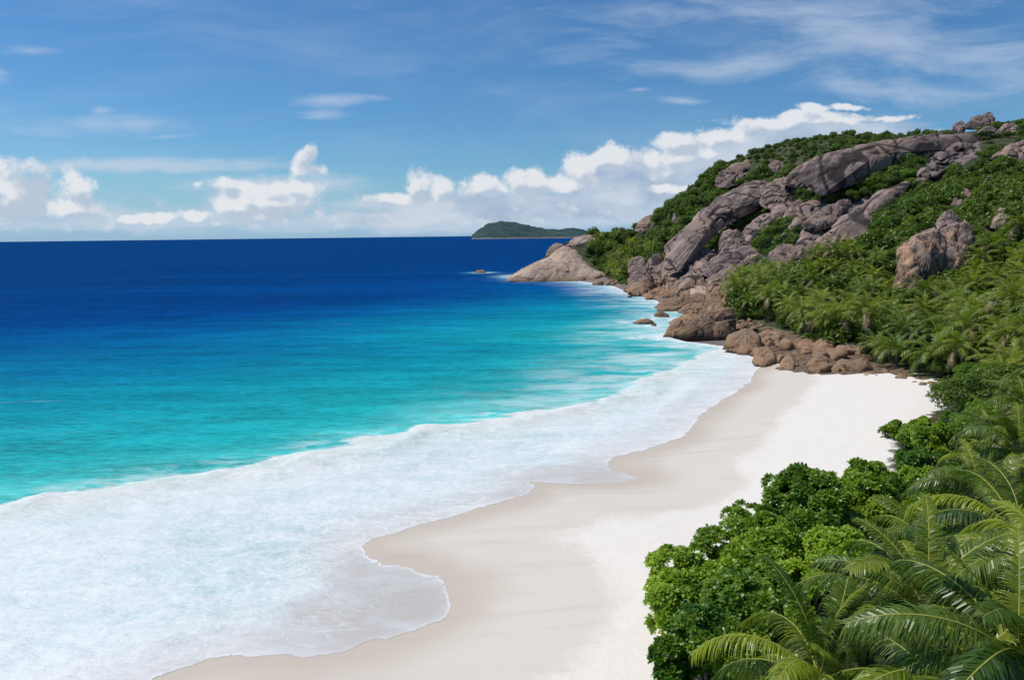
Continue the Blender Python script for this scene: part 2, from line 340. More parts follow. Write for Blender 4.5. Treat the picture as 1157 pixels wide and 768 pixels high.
def leafm(name, a, b, cdry=None, trans=.35, gl=.35):
    m, t = mat(name); g = t.n('ShaderNodeNewGeometry'); r = g.outputs['Random Per Island']; oi = t.n('ShaderNodeObjectInfo').outputs['Random']
    k = t.m('MULTIPLY_ADD', oi, .75, t.m('MULTIPLY_ADD', r, .45, -.10)); pn = t.m('MULTIPLY_ADD', t.noise(g.outputs['Position'], .12, 2), .55, t.m('MULTIPLY', t.noise(g.outputs['Position'], .6, 2), .45))
    k = t.m('ADD', k, t.m('MULTIPLY_ADD', pn, 2.2, -1.1), clamp=True)
    col = t.mix(k, a, b)
    if cdry: col = t.mix(t.m('MULTIPLY', t.m('GREATER_THAN', r, .955), .8), col, cdry)
    d = princ(t, col, .38, spec=gl)
    tr = t.n('ShaderNodeBsdfTranslucent', {'Color': t.v('MULTIPLY', col, (1.5, 1.6, .7))})
    mx = t.n('ShaderNodeMixShader', {0: trans}); t.t.links.new(d.outputs[0], mx.inputs[1]); t.t.links.new(tr.outputs[0], mx.inputs[2]); finish(t, mx); return m
M_scrub = leafm('scrub_leaves', (.032, .076, .010), (.18, .26, .032), (.16, .13, .06))
M_tree = leafm('broadleaf_leaves', (.028, .066, .010), (.15, .235, .026))
M_dark = leafm('dark_green_leaves', (.014, .038, .010), (.055, .105, .018))
M_light = leafm('light_green_leaves', (.085, .18, .016), (.19, .30, .035))
M_bush = leafm('glossy_rosette_leaves', (.040, .120, .008), (.34, .47, .040), trans=.35, gl=.45)
M_palm = leafm('palm_leaflets', (.070, .130, .012), (.29, .33, .042), (.26, .21, .07), trans=.45, gl=.4)
M_palm2 = leafm('palm_leaflets_dark', (.055, .115, .012), (.21, .28, .035), trans=.4, gl=.45)
M_fr = leafm('near_palm_leaflets', (.060, .120, .008), (.34, .40, .030), (.26, .21, .07), trans=.38, gl=.6)
M_fr2 = leafm('near_palm_leaflets_dark', (.035, .085, .010), (.18, .26, .024), trans=.34, gl=.6)
M_dead = leafm('dry_palm_leaflets', (.16, .11, .055), (.28, .21, .11), trans=.2)
def simple(name, a, b, sc=3, rough=.8, stretch=(1, 1, 1)):
    m, t = mat(name); p = t.n('ShaderNodeTexCoord').outputs['Object']; n = t.noise(t.v('MULTIPLY', p, stretch), sc, 5, .65)
    finish(t, princ(t, t.mix(t.ss(n, .3, .7), a, b), rough, n, .5, .05)); return m
M_rib = simple('palm_midrib', (.32, .35, .06), (.42, .40, .08), 2, .5)
M_trunk = simple('palm_bark', (.22, .18, .14), (.12, .10, .08), 3, .9, (1, 1, 6))
M_bark = simple('grey_bark', (.20, .17, .14), (.10, .085, .07), 5, .9)
M_dry = simple('dead_wood', (.34, .31, .28), (.20, .18, .16), 5, .9)
M_nut = simple('coconut_husk', (.13, .17, .04), (.22, .20, .07), 2, .6)

def mk_sand():
    m, t = mat('sand'); g = t.n('ShaderNodeNewGeometry'); pos = g.outputs['Position']; s = t.m('MULTIPLY', t.attr('shore'), -1.0)
    wn = t.noise(pos, .10, 4, .55); s2 = t.m('ADD', s, t.m('MULTIPLY_ADD', wn, 7.0, -3.5))
    damp = t.ss(t.m('ADD', s2, t.m('MULTIPLY_ADD', t.noise(pos, 1.2, 5, .65), 2.4, -1.2)), 10.2, 8.0); wet = t.ss(t.m('ADD', s, t.m('MULTIPLY_ADD', wn, 5, -2.5)), 4.5, .3)
    gr = t.noise(pos, 6.0, 6, .7); mid = t.noise(pos, .6, 6, .6)
    dry = t.mix(t.ss(mid, .3, .72), (.770, .712, .632), (.788, .732, .655))
    col = t.mix(damp, dry, (.665, .605, .520)); col = t.mix(wet, col, (.57, .49, .395))
    col = t.mix(t.m('MULTIPLY', t.ss(gr, .45, .85), .12), col, (.45, .38, .32))
    line = t.noise(t.n('ShaderNodeMapping', {'Vector': pos, 'Rotation': (0, 0, -.80), 'Scale': (.25, 2.2, 1)}).outputs[0], .35, 4, .6)
    col = t.mix(t.m('MULTIPLY', t.m('MULTIPLY', t.ss(line, .5, .72), damp), .30), col, (.50, .43, .38))
    foot = t.n('ShaderNodeTexVoronoi', {'Vector': pos, 'Scale': 1.3}).outputs[0]
    h = t.m('ADD', t.m('MULTIPLY', gr, .18), t.m('MULTIPLY', t.m('MULTIPLY', t.ss(foot, .0, .35), t.ss(mid, .42, .6)), t.m('MULTIPLY_ADD', damp, -.25, .28)))
    sandb = princ(t, col, t.m('MULTIPLY_ADD', wet, -.35, .9), h, .5, .12, spec=.25)
    n = t.noise(pos, .3, 6, .7); rk = t.attr('bare'); rb = t.attr('rubble')
    a = t.mix(t.ss(n, .4, .65), (.030, .052, .014), (.10, .085, .045)); b = t.mix(t.ss(n, .35, .7), (.17, .132, .128), (.27, .21, .19))
    st = t.noise(t.v('MULTIPLY', pos, (1, 1, .15)), .8, 5, .65); b = t.mix(t.m('MULTIPLY', t.ss(st, .5, .7), .6), b, (.09, .075, .075))
    sc_ = t.mix(t.ss(t.m('ADD', rk, t.m('MULTIPLY_ADD', n, .6, -.3)), .4, .6), a, b)
    sc_ = t.mix(t.ss(t.m('ADD', rb, t.m('MULTIPLY_ADD', n, 1.0, -.5)), .35, .6), sc_, t.mix(t.ss(t.noise(pos, 1.5, 5, .7), .4, .6), (.10, .07, .045), (.24, .165, .11)))
    soilb = princ(t, sc_, .9, t.noise(pos, 1.2, 8, .7), .8, .6)
    k = t.ss(t.m('ADD', t.attr('veg'), t.m('MULTIPLY_ADD', t.noise(pos, .8, 5, .65), 4, -2)), -.3, .5)
    mx = t.n('ShaderNodeMixShader', {0: k}); t.t.links.new(sandb.outputs[0], mx.inputs[1]); t.t.links.new(soilb.outputs[0], mx.inputs[2]); finish(t, mx); return m
M_sand = mk_sand()

def mk_sea():
    m, t = mat('sea_water'); pos = t.n('ShaderNodeNewGeometry').outputs['Position']
    s = t.attr('shore'); b = t.attr('surf'); r = t.attr('rockd'); fm = t.attr('film')
    def al(rot, sx, sy): return t.n('ShaderNodeMapping', {'Vector': pos, 'Rotation': (0, 0, rot), 'Scale': (sx, sy, 1)}).outputs[0]
    L = al(-.80, .38, 1.0)        # stretched along the breaking line
    L2 = al(-.80, .55, 1.0)
    lowf = t.noise(al(-.6, .4, 1), .010, 4, .6); lown = t.noise(al(-.5, .3, 1), .05, 4, .6)
    yv = t.n('ShaderNodeSeparateXYZ', {0: pos})
    be = t.m('ADD', b, t.m('MULTIPLY', t.m('MAXIMUM', t.m('SUBTRACT', yv.outputs[1], 165), 0), .68))
    bw = t.m('ADD', be, t.m('MULTIPLY', t.m('MULTIPLY_ADD', lowf, 2.0, -1.0), t.m('MULTIPLY_ADD', be, .42, 4)))
    bw = t.m('ADD', bw, t.m('MULTIPLY_ADD', lown, 28, -14))
    q = t.m('DIVIDE', bw, 500, clamp=True)
    col = t.ramp(q, [(0, (.075, .50, .47)), (.025, (.012, .355, .365)), (.08, (.003, .255, .325)), (.145, (.001, .165, .300)), (.22, (.0005, .090, .250)), (.33, (.0004, .050, .200)), (.6, (.0004, .044, .172)), (1, (.0004, .041, .160))])
    # wind ripple tone (rank of small waves)
    rip = t.noise(al(.12, .34, 1), 1.5, 6, .66); rip2 = t.noise(al(.05, .25, 1), .22, 7, .66)
    tone = t.m('MULTIPLY_ADD', t.m('ADD', t.m('MULTIPLY', rip, .7), t.m('MULTIPLY', rip2, .6)), 2.3, -.46)
    wind = t.noise(al(.02, .12, 1), .022, 6, .62); tone = t.m('MULTIPLY', tone, t.m('MULTIPLY_ADD', wind, .9, .55))
    col = t.v('MULTIPLY', col, t.n('ShaderNodeCombineXYZ', {0: tone, 1: tone, 2: tone}).outputs[0])
    # ------- foam
    wv = t.n('ShaderNodeTexNoise', {'Vector': L2, 'Scale': .22, 'Detail': 4, 'Roughness': .6}).outputs['Color']
    Lw = t.v('ADD', L, t.v('MULTIPLY_ADD', wv, (5, 5, 0), (-2.5, -2.5, 0)))
    n1 = t.noise(Lw, .42, 8, .66); n2 = t.noise(Lw, 1.6, 6, .7); n3 = t.noise(L2, .09, 4, .5)
    edge = t.m('ADD', b, t.m('ADD', t.m('MULTIPLY_ADD', t.noise(L2, .22, 7, .68), 9.0, -4.5), t.m('MULTIPLY_ADD', t.noise(pos, .06, 3, .5), 6, -3)))
    insurf = t.ss(edge, .8, -.8)
    crest = t.m('MULTIPLY', insurf, t.ss(edge, -8.5, -2.0))                     # the tumbling front, sand in it
    n4 = t.noise(L2, 4.5, 5, .7); cov = t.m('ADD', t.m('ADD', t.m('MULTIPLY', n1, .50), t.m('MULTIPLY', n2, .34)), t.m('MULTIPLY', n4, .16))
    cov = t.m('ADD', cov, t.m('MULTIPLY_ADD', n3, .36, -.15))
    def ridge(vec, sc, lo): return t.ss(t.m('ABSOLUTE', t.m('MULTIPLY_ADD', t.noise(vec, sc, 6, .62), 2, -1)), lo, .0)
    big_w = t.n('ShaderNodeTexNoise', {'Vector': pos, 'Scale': .10, 'Detail': 5, 'Roughness': .6}).outputs['Color']; Ls = t.v('ADD', L2, t.v('MULTIPLY_ADD', big_w, (14, 14, 0), (-7, -7, 0)))
    vein = t.m('MAXIMUM', ridge(Ls, .30, .05), t.m('MULTIPLY', ridge(Ls, .85, .075), .9)); vein = t.m('MAXIMUM', vein, t.m('MULTIPLY', ridge(Ls, 2.1, .11), .7))
    fsurf = t.ss(t.m('SUBTRACT', cov, t.m('MULTIPLY', crest, .05)), .39, .62)
    fsurf = t.m('MAXIMUM', t.m('MULTIPLY', fsurf, t.m('MULTIPLY_ADD', t.noise(Ls, .22, 4, .55), .9, .22)), t.m('MULTIPLY', vein, t.m('MULTIPLY_ADD', n1, 1.2, .25)))
    fedge = t.m('MULTIPLY', t.ss(edge, -1.6, -.5), insurf)
    fsurf = t.m('MAXIMUM', fsurf, t.m('MULTIPLY', fedge, t.ss(n2, .38, .56)))
    lace = t.n('ShaderNodeTexVoronoi', {'Vector': Lw, 'Scale': .9}, feature='DISTANCE_TO_EDGE').outputs[0]
    lc = t.ss(lace, .07, .0)
    # veil of old foam drifting seaward
    veil = t.m('MULTIPLY', t.m('MULTIPLY', t.ss(b, 30, 0), t.ss(yv.outputs[0], -20, 20)), t.ss(t.noise(al(-.55, .4, 1), .16, 7, .66), .38, .66))
    dots = t.m('MULTIPLY', t.m('MULTIPLY', t.ss(t.noise(al(-.45, .12, 1), .16, 5, .6), .66, .76), t.ss(b, 130, 10)), .34)
    rw = t.m('ADD', r, t.m('MULTIPLY_ADD', t.noise(al(.1, .35, 1), .13, 6, .65), 30, -15))
    frock = t.m('MULTIPLY', t.ss(rw, 10.0, .0), t.ss(t.noise(al(.1, .45, 1), .7, 6, .68), .36, .60))
    frock = t.m('MAXIMUM', frock, t.m('MULTIPLY', t.ss(r, 2.0, .5), t.ss(n2, .35, .5)))
    # colours under the foam inside the surf zone
    gap = t.mix(t.ss(t.noise(L2, .16, 3), .38, .62), (.47, .62, .61), (.60, .68, .67))
    gap = t.mix(t.m('MULTIPLY', t.ss(s, 7, .5), .95), gap, (.56, .50, .445))
    infilm = t.ss(t.m('ADD', fm, t.m('MULTIPLY_ADD', t.noise(L2, .5, 5, .6), 4, -2)), -1.6, 1.6)
    gap = t.mix(t.m('MULTIPLY', infilm, .95), gap, t.mix(t.ss(n1, .35, .65), (.55, .49, .44), (.60, .575, .555)))
    gap = t.mix(t.m('MULTIPLY', crest, .85), gap, t.mix(t.ss(n3, .4, .6), (.50, .64, .54), (.66, .65, .54)))
    gapm = t.m('MULTIPLY', insurf, .96)
    milky = t.m('MULTIPLY', t.ss(r, 16, 2), .45)
    col = t.mix(milky, col, (.10, .50, .52))
    col = t.mix(gapm, col, gap)
    foam = t.m('MAXIMUM', t.m('MULTIPLY', fsurf, insurf), t.m('MULTIPLY', veil, .75)); foam = t.m('MAXIMUM', foam, t.m('MULTIPLY', t.m('MULTIPLY', t.ss(edge, 5.5, .3), t.ss(n1, .44, .62)), .45)); foam = t.m('MAXIMUM', foam, dots)
    sw = t.m('ADD', s, t.m('MULTIPLY_ADD', t.noise(pos, .45, 6, .62), 1.8, -1.0))
    foam = t.m('MULTIPLY', foam, t.m('MULTIPLY_ADD', infilm, -.86, 1.0))
    foam = t.m('MAXIMUM', foam, t.m('MULTIPLY', t.m('MULTIPLY', lc, t.ss(n3, .40, .60)), t.m('MULTIPLY', insurf, .5)))
    eline = t.m('MULTIPLY', t.ss(sw, .42, .14), t.ss(n2, .30, .46))
    foam = t.m('MAXIMUM', foam, t.m('MULTIPLY', eline, t.ss(t.noise(pos, .12, 4, .6), .38, .62, .12, .75))); foam = t.m('MAXIMUM', foam, frock, clamp=True)
    col = t.mix(foam, col, t.mix(t.ss(n2, .25, .75), (.755, .775, .765), (.87, .865, .845)))
    alpha = t.m('MAXIMUM', t.ss(sw, .02, .10), t.m('MULTIPLY', t.ss(r, 14, 12), t.ss(s, -.2, .1)))
    bh = t.m('ADD', t.m('MULTIPLY', rip, 1.1), t.m('MULTIPLY', t.noise(al(.2, .4, 1), 2.2, 4, .6), .35))
    bh = t.m('ADD', bh, t.m('MULTIPLY', t.m('MULTIPLY', n1, insurf), 1.0)); bh = t.m('MULTIPLY', bh, t.ss(s, .0, 5))
    nrm = t.n('ShaderNodeBump', {'Height': bh, 'Strength': .6, 'Distance': .35}).outputs[0]
    df = t.n('ShaderNodeBsdfDiffuse', {'Color': col, 'Normal': nrm}); gs = t.n('ShaderNodeBsdfGlossy', {'Color': (.8, .9, 1), 'Roughness': t.m('MULTIPLY_ADD', foam, .3, .22), 'Normal': nrm})
    # wave slopes keep the mean reflectance of open water low even at grazing views
    p = t.n('ShaderNodeMixShader', {0: t.m('MULTIPLY_ADD', t.ss(be, 150, 0), .022, .016)}); t.t.links.new(df.outputs[0], p.inputs[1]); t.t.links.new(gs.outputs[0], p.inputs[2])
    tr = t.n('ShaderNodeBsdfTransparent'); mx = t.n('ShaderNodeMixShader', {0: alpha}); t.t.links.new(tr.outputs[0], mx.inputs[1]); t.t.links.new(p.outputs[0], mx.inputs[2]); finish(t, mx)
    return m
M_sea = mk_sea()

# ------------------------------------------------------------------ hero rocks (outline, distance from the slope, own thickness)
def rockshape(outline, T, mt, slab=False, yb=None, yt=None, back=1.6, seed=0, amp=1.0, nth=120, K=16, lift=0.0, flute=1.0, dedge=0.0):
    o = np.array(outline, float); cen = o.mean(0)
    sm = smooth_pl(list(o)+[o[0]], 8)[:-1]
    # resample by angle
    seg = np.linalg.norm(np.diff(np.vstack([sm, sm[:1]]), axis=0), axis=1); cs = np.concatenate([[0], np.cumsum(seg)]); u = np.linspace(0, cs[-1], nth, endpoint=False)
    smc = np.vstack([sm, sm[:1]]); cur = np.stack([np.interp(u, cs, smc[:, 0]), np.interp(u, cs, smc[:, 1])], 1)
    y0, y1 = o[:, 1].max(), o[:, 1].min()
    rel = cur-cen; nz_ = fbm(np.column_stack([cur, np.zeros(len(cur))]), .10, 4, seed+30); cur = cen+rel*(1+.055*nz_)[:, None]
    if yb is None:
        h = hit(cen[0], y0-1); yb = h[1] if h is not None else 300
    if yt is None:
        h = hit(cen[0], min(y1+3, cen[1])); yt = min(h[1] if h is not None else yb+20, yb+(y0-y1)*yb/F*1.6+4)
    yb -= lift; yt -= lift
    def place(q): return np.array([P(a, b, yb+(yt-yb)*(y0-b)/(y0-y1)) for a, b in q])
    cw = place([cen])[0]; ex = place([cen+(1, 0)])[0]-cw; ey = place([cen-(0, 1)])[0]-cw; nn = np.cross(ex, ey); nn /= np.linalg.norm(nn)
    if nn[1] > 0: nn = -nn
    bdir = (cw-CAM)/np.linalg.norm(cw-CAM); T_ = max(T, 2.0 if slab else T); back = back*T_/T
    V = [cw+nn*T]; rims = place(cur); lim = rims-cw
    ro = np.sin(np.linspace(0, PI/2, K+1))[1:]
    for sgn, TT in ((1, T), (-1, T*back)):
        for r in (ro if sgn > 0 else ro[:-1][::-1]):
            hh = TT*((1-r**2.2)**.85 if slab and sgn > 0 else (1-r**4)**.5) if r < 1 else 0
            V.extend(cw+lim*r+(nn*hh if sgn > 0 else bdir*hh))
    V.append(cw+bdir*T*back); V = np.array(V)
    n = nth; rings = 2*K-1; j = np.arange(n); k = (j+1) % n
    tri = [np.stack([np.zeros(n, int), 1+j, 1+k], 1), np.stack([np.full(n, len(V)-1), 1+(rings-1)*n+k, 1+(rings-1)*n+j], 1)]
    quads = np.concatenate([np.stack([1+i*n+j, 1+(i+1)*n+j, 1+(i+1)*n+k, 1+i*n+k], 1) for i in range(rings-1)])
    size = np.linalg.norm(rims.max(0)-rims.min(0)); d = (V-(cw-nn*T*.3)); d /= np.linalg.norm(d, axis=1, keepdims=True)
    a = min(size*.032, .9)*amp; f = 1/size
    disp = fbm(V, 3.2*f, 4, seed)*a + fbm(V*[1, 1, .15], 11*f, 3, seed+5)*a*.28*flute
    jn = np.zeros(len(V)); rj = np.random.default_rng(seed+300)
    for q_ in range(3):
        nj = rj.normal(size=3); nj[2] *= .6; nj /= np.linalg.norm(nj); sp_ = max(size*rj.uniform(.22, .42), 3.0)
        uu = (V@nj+.10*size*fbm(V, 1.6*f, 3, seed+60+q_))/sp_+rj.random(); dj = np.abs(uu-np.round(uu))*sp_; msk = np.clip(fbm(V, 2.5*f, 2, seed+70+q_)*3+.8, 0, 1)
        jn = np.maximum(jn, np.clip(1-dj/(.35+.006*size), 0, 1)*msk)
    disp -= jn*min(.55+.004*size, .9)*(.4 if (size < 14 or mt is M_rust or mt is M_pale) else 1)
    wv_ = V+3*np.column_stack([fbm(V, .12, 2, seed+40+q_) for q_ in range(3)]); rg = np.minimum(np.abs(fbm(wv_*[1, 1, .7], max(4.5*f, .05), 2, seed+9)), np.abs(fbm(wv_*[.8, 1.3, 1], max(6*f, .09), 2, seed+19))*1.2+.02); crev = np.clip(.12-rg, 0, .12)/.12; disp -= crev*a*(1.5 if slab else .8)
    disp += fbm(V, 25*f, 3, seed+2)*a*.07
    V = V+d*disp[:, None]
    base = np.array([cw[0], cw[1], V[:, 2].min()])
    me = mesh('rock', V-base, [tri[0], quads, tri[1]], [mt], attrs={'crevice': np.maximum(crev, jn*.9)*(.35 if (mt is M_rust or mt is M_pale or size < 14) else (.6 if size < 26 else 1))}); return me, base
ROCKS = []
def hero(name, cat, label, outline, T, mt, **kw):
    T = T*{'outcrop': .38, 'headland': .3, 'rock shelf': .35, 'rock rib': .55}.get(cat, .55)
    kw.setdefault('seed', len(ROCKS)+1)
    gp = kw.pop('group', None); kw['slab'] = cat in ('outcrop', 'headland', 'rock shelf') and 'cliff' not in label; me, base = rockshape(outline, T, mt, **kw); o = obj(name, me, label=label, category=cat, group=gp); o.location = base
    ROCKS.append(np.array(outline, float)); return o
HR = [
 ('granite_outcrop', 'outcrop', 'huge smooth grey whaleback of bare granite crowning the hill', [(893, 200), (900, 191), (913, 181), (930, 175), (953, 169), (989, 161), (1034, 154), (1060, 151), (1096, 152), (1108, 160), (1100, 172), (1060, 180), (1040, 186), (1025, 190), (1000, 197), (970, 207), (944, 216), (930, 220), (915, 215), (905, 207)], 11, M_rock, dict(nth=260, K=40, amp=.6)),
 ('granite_outcrop', 'outcrop', 'long sloping granite face running from hilltop scrub down to sea boulders', [(752, 304), (749, 287), (757, 271), (775, 255), (795, 238), (815, 222), (835, 211), (855, 206), (876, 206), (878, 218), (864, 231), (848, 241), (828, 250), (812, 262), (797, 278), (782, 294), (768, 306)], 10, M_rock, dict(nth=260, K=40, amp=.7)),
 ('granite_outcrop', 'outcrop', 'lumpy pinkish rock shoulder joined above the long sloping granite face', [(858, 218), (868, 207), (880, 203), (900, 202), (922, 206), (934, 216), (930, 230), (905, 237), (880, 240), (862, 232)], 6, M_rockw, dict(amp=1.3)),
 ('granite_outcrop', 'outcrop', 'dark rock hump on the skyline above the left green slope', [(808, 209), (812, 195), (825, 188), (845, 181), (860, 179), (868, 186), (858, 197), (840, 206), (820, 212)], 6, M_rock, dict(amp=1.4)),
 ('boulder', 'boulder', 'small grey boulder in scrub right of the dark skyline hump', [(864, 194), (868, 186), (878, 182), (887, 185), (888, 193), (876, 197)], 3, M_rock, {}),
 ('boulder', 'boulder', 'rounded dark boulder standing above the broad folded slab', [(812, 292), (811, 276), (817, 265), (828, 261), (840, 266), (845, 277), (843, 290), (828, 294)], 6, M_rock, {}),
 ('boulder', 'boulder', 'oblong boulder leaning uphill right of the rounded dark boulder', [(838, 274), (843, 256), (858, 246), (876, 243), (886, 248), (878, 259), (862, 268), (848, 278)], 4.5, M_rock, dict(amp=1.2)),
 ('boulder', 'boulder', 'purplish boulder at the head of the rock ribs beside a dark bush', [(866, 254), (870, 240), (884, 232), (902, 232), (908, 242), (896, 250), (880, 258)], 4.5, M_rock, dict(amp=1.3)),
 ('rock_rib', 'rock rib', 'leftmost and rounded end rib of the diagonal granite ribs', [(892, 260), (898, 243), (914, 231), (930, 228), (938, 234), (930, 245), (912, 258), (900, 266)], 4, M_rock, {}),
 ('rock_rib', 'rock rib', 'long narrow granite rib slanting up beneath the dark hillside trees', [(905, 256), (920, 243), (942, 235), (962, 230), (980, 229), (982, 237), (962, 248), (940, 257), (918, 262)], 4, M_rock, dict(amp=1.1)),
 ('granite_outcrop', 'outcrop', 'broad pale slanting slab with dark streaks right of the rock ribs', [(934, 264), (945, 249), (962, 238), (978, 227), (992, 216), (1010, 209), (1026, 205), (1022, 218), (1008, 232), (994, 244), (988, 258), (978, 270), (955, 272), (940, 272)], 4.5, M_rockw, dict(flute=2)),
 ('rock_rib', 'rock rib', 'thin jagged granite rib poking from scrub below the whaleback', [(1028, 212), (1038, 199), (1055, 189), (1070, 184), (1074, 192), (1056, 204), (1040, 214)], 3, M_rockw, dict(amp=1.8)),
 ('boulder', 'boulder', 'grey block wedged under the leftmost granite rib', [(900, 292), (902, 268), (912, 256), (928, 256), (934, 268), (928, 284), (912, 296)], 4, M_rock, {}),
 ('boulder', 'boulder', 'pale slab-like boulder below the broad slanting slab', [(916, 290), (924, 272), (938, 262), (956, 264), (958, 276), (942, 288), (924, 296)], 3.5, M_rockw, {}),
 ('granite_outcrop', 'outcrop', 'broad folded granite slab between the palms and the sea boulders', [(794, 306), (804, 291), (826, 281), (852, 278), (870, 284), (872, 294), (860, 306), (842, 314), (822, 322), (804, 320)], 7, M_rock, dict(amp=1.1)),
 ('boulder', 'boulder', 'low grey boulder between folded slab and palm grove top', [(864, 298), (870, 285), (888, 278), (906, 280), (912, 290), (896, 300), (878, 304)], 4, M_rock, {}),
 ('boulder', 'boulder', 'humped boulder just left of the broad folded granite slab', [(770, 306), (776, 288), (792, 281), (808, 287), (812, 302), (800, 312), (780, 314)], 5, M_rock, {}),
 ('boulder', 'boulder', 'tall leaning pale slab boulder above the brown shore shelf', [(762, 337), (769, 320), (780, 305), (792, 296), (802, 301), (803, 320), (799, 337), (780, 340)], 4.5, M_rockw, dict(flute=2)),
 ('boulder', 'boulder', 'slanting oval boulder against the foot of the leaning slab', [(751, 335), (754, 319), (765, 310), (776, 312), (774, 324), (763, 337)], 3.2, M_rockw, {}),
 ('boulder', 'boulder', 'square pale block under the lower end of the long granite face', [(747, 318), (746, 299), (759, 293), (774, 296), (776, 310), (762, 320)], 4, M_rockw, {}),
 ('boulder', 'boulder', 'tall upright sea boulder between the dark wedge boulder and the square block', [(732, 326), (730, 306), (735, 292), (744, 287), (750, 295), (751, 313), (748, 328)], 4, M_rock, dict(flute=2)),
 ('boulder', 'boulder', 'dark-faced wedge boulder standing in the surf', [(710, 334), (710, 315), (717, 305), (727, 300), (735, 310), (737, 330), (725, 336)], 4, M_rock, {}),
 ('boulder', 'boulder', 'round boulder behind the dark-faced wedge, below green bushes', [(708, 309), (711, 296), (722, 290), (732, 294), (732, 306), (718, 311)], 4, M_rockw, {}),
 ('boulder', 'boulder', 'fluted buttress rock under the broad folded slab', [(797, 338), (798, 316), (811, 311), (823, 317), (824, 337)], 4, M_rockw, dict(flute=2.5)),
 ('boulder', 'boulder', 'biggest shore boulder, wide brown wedge with shaded right flank', [(766, 381), (775, 368), (790, 358), (808, 351), (822, 349), (832, 358), (833, 374), (830, 388), (812, 390), (790, 388), (775, 387)], 5.5, M_brown, dict(amp=.8, yb=149, yt=156)),
 ('boulder', 'boulder', 'small brown sloping boulder at the water left of the biggest shore boulder', [(747, 385), (755, 370), (766, 363), (774, 368), (774, 386), (760, 387)], 3, M_brown, dict(yb=150, yt=156)),
 ('rock_shelf', 'rock shelf', 'flat tan wave-washed shelf below the leaning slab boulder', [(740, 347), (752, 338), (775, 334), (792, 337), (796, 347), (772, 353), (750, 352)], 2.5, M_brown, {}),
 ('rock_shelf', 'rock shelf', 'second tan shelf stepping down toward the biggest shore boulder', [(765, 353), (775, 344), (795, 341), (808, 346), (806, 356), (785, 359)], 2.3, M_brown, {}),
 ('rock_shelf', 'rock shelf', 'low dark shelf awash behind the biggest shore boulder', [(756, 365), (768, 357), (785, 354), (796, 358), (790, 368), (768, 370)], 1.8, M_brown, {}),
 ('boulder', 'boulder', 'cream and black banded rock on the tan shelf', [(780, 338), (783, 328), (792, 324), (800, 329), (800, 339), (790, 342)], 2.2, M_pale, dict(amp=1.5)),
 ('boulder', 'boulder', 'grey rounded rock just left of the banded rock', [(773, 346), (777, 336), (787, 332), (796, 337), (794, 346)], 2, M_rockw, {}),
 ('boulder', 'boulder', 'squat boulder at the foot of the fluted buttress', [(796, 344), (799, 334), (808, 331), (817, 336), (815, 345)], 2, M_rockw, {}),
 ('boulder', 'boulder', 'pale tilted block beside the palm grove edge above the shelves', [(814, 346), (818, 335), (828, 332), (834, 338), (832, 347)], 2, M_rockw, {}),
 ('boulder', 'boulder', 'upright tan block directly behind the biggest shore boulder', [(799, 356), (800, 345), (810, 342), (819, 346), (818, 357)], 2, M_brown, {}),
 ('rock_shelf', 'rock shelf', 'thin brown ledge at the foot of the dark-faced wedge boulder', [(728, 338), (734, 328), (748, 324), (758, 329), (752, 338)], 1.8, M_brown, {}),
 ('boulder', 'boulder', 'wide orange-brown boulder in the foam right of the biggest shore boulder', [(818, 394), (826, 382), (838, 376), (850, 378), (860, 388), (856, 400), (840, 402)], 2.6, M_brown, {}),
 ('boulder', 'boulder', 'loaf-shaped orange boulder where the sand meets the rocks', [(848, 410), (853, 399), (864, 394), (875, 398), (878, 408), (868, 416), (854, 415)], 1.9, M_brown, {}),
 ('boulder', 'boulder', 'dark brown rock between the loaf-shaped boulder and the palms', [(843, 400), (848, 392), (857, 390), (862, 397), (856, 404)], 1.3, M_brown, {}),
 ('boulder', 'boulder', 'pale-topped rock at the shaded foot of the palm grove', [(861, 389), (866, 379), (876, 376), (882, 382), (878, 390)], 1.4, M_pale, {}),
 ('boulder', 'boulder', 'low brown rock half sunk in sand right of the loaf-shaped boulder', [(880, 418), (884, 407), (892, 404), (898, 411), (896, 420)], 1.1, M_brown, {}),
 ('boulder', 'boulder', 'largest square brown block in the rubble below the palms', [(919, 406), (920, 391), (930, 385), (942, 389), (943, 402), (932, 408)], 1.7, M_brown, {}),
 ('boulder', 'boulder', 'upright reddish block behind the largest square block', [(939, 393), (941, 382), (949, 378), (955, 384), (954, 394)], 1.4, M_brown, {}),
 ('boulder', 'boulder', 'reddish block on the sand edge below the largest square block', [(912, 420), (915, 408), (926, 403), (936, 408), (936, 420), (924, 423)], 1.3, M_brown, {}),
 ('granite_outcrop', 'outcrop', 'rust-streaked fluted cliff boulder rising out of the palm forest', [(1008, 338), (1011, 308), (1017, 285), (1028, 269), (1045, 260), (1062, 258), (1069, 270), (1064, 292), (1055, 310), (1045, 328), (1028, 342)], 7, M_rust, dict(flute=2.5, yb=140, yt=150)),
 ('granite_outcrop', 'outcrop', 'grooved grey-brown half of the split cliff boulder, right of the rust face', [(1056, 304), (1060, 264), (1074, 254), (1090, 256), (1097, 274), (1094, 304), (1075, 312)], 6.5, M_rust, dict(flute=2.5, yb=143, yt=151)),
 ('boulder', 'boulder', 'round boulder perched on top of the rust-streaked cliff boulder', [(1057, 262), (1059, 247), (1068, 240), (1078, 244), (1083, 256), (1078, 265)], 2.8, M_rock, dict(yb=152, yt=155)),
 ('boulder', 'boulder', 'pale ledge rock right of the split cliff boulder over a dark gap', [(1092, 272), (1100, 262), (1114, 260), (1118, 267), (1108, 274)], 2.4, M_rockw, {}),
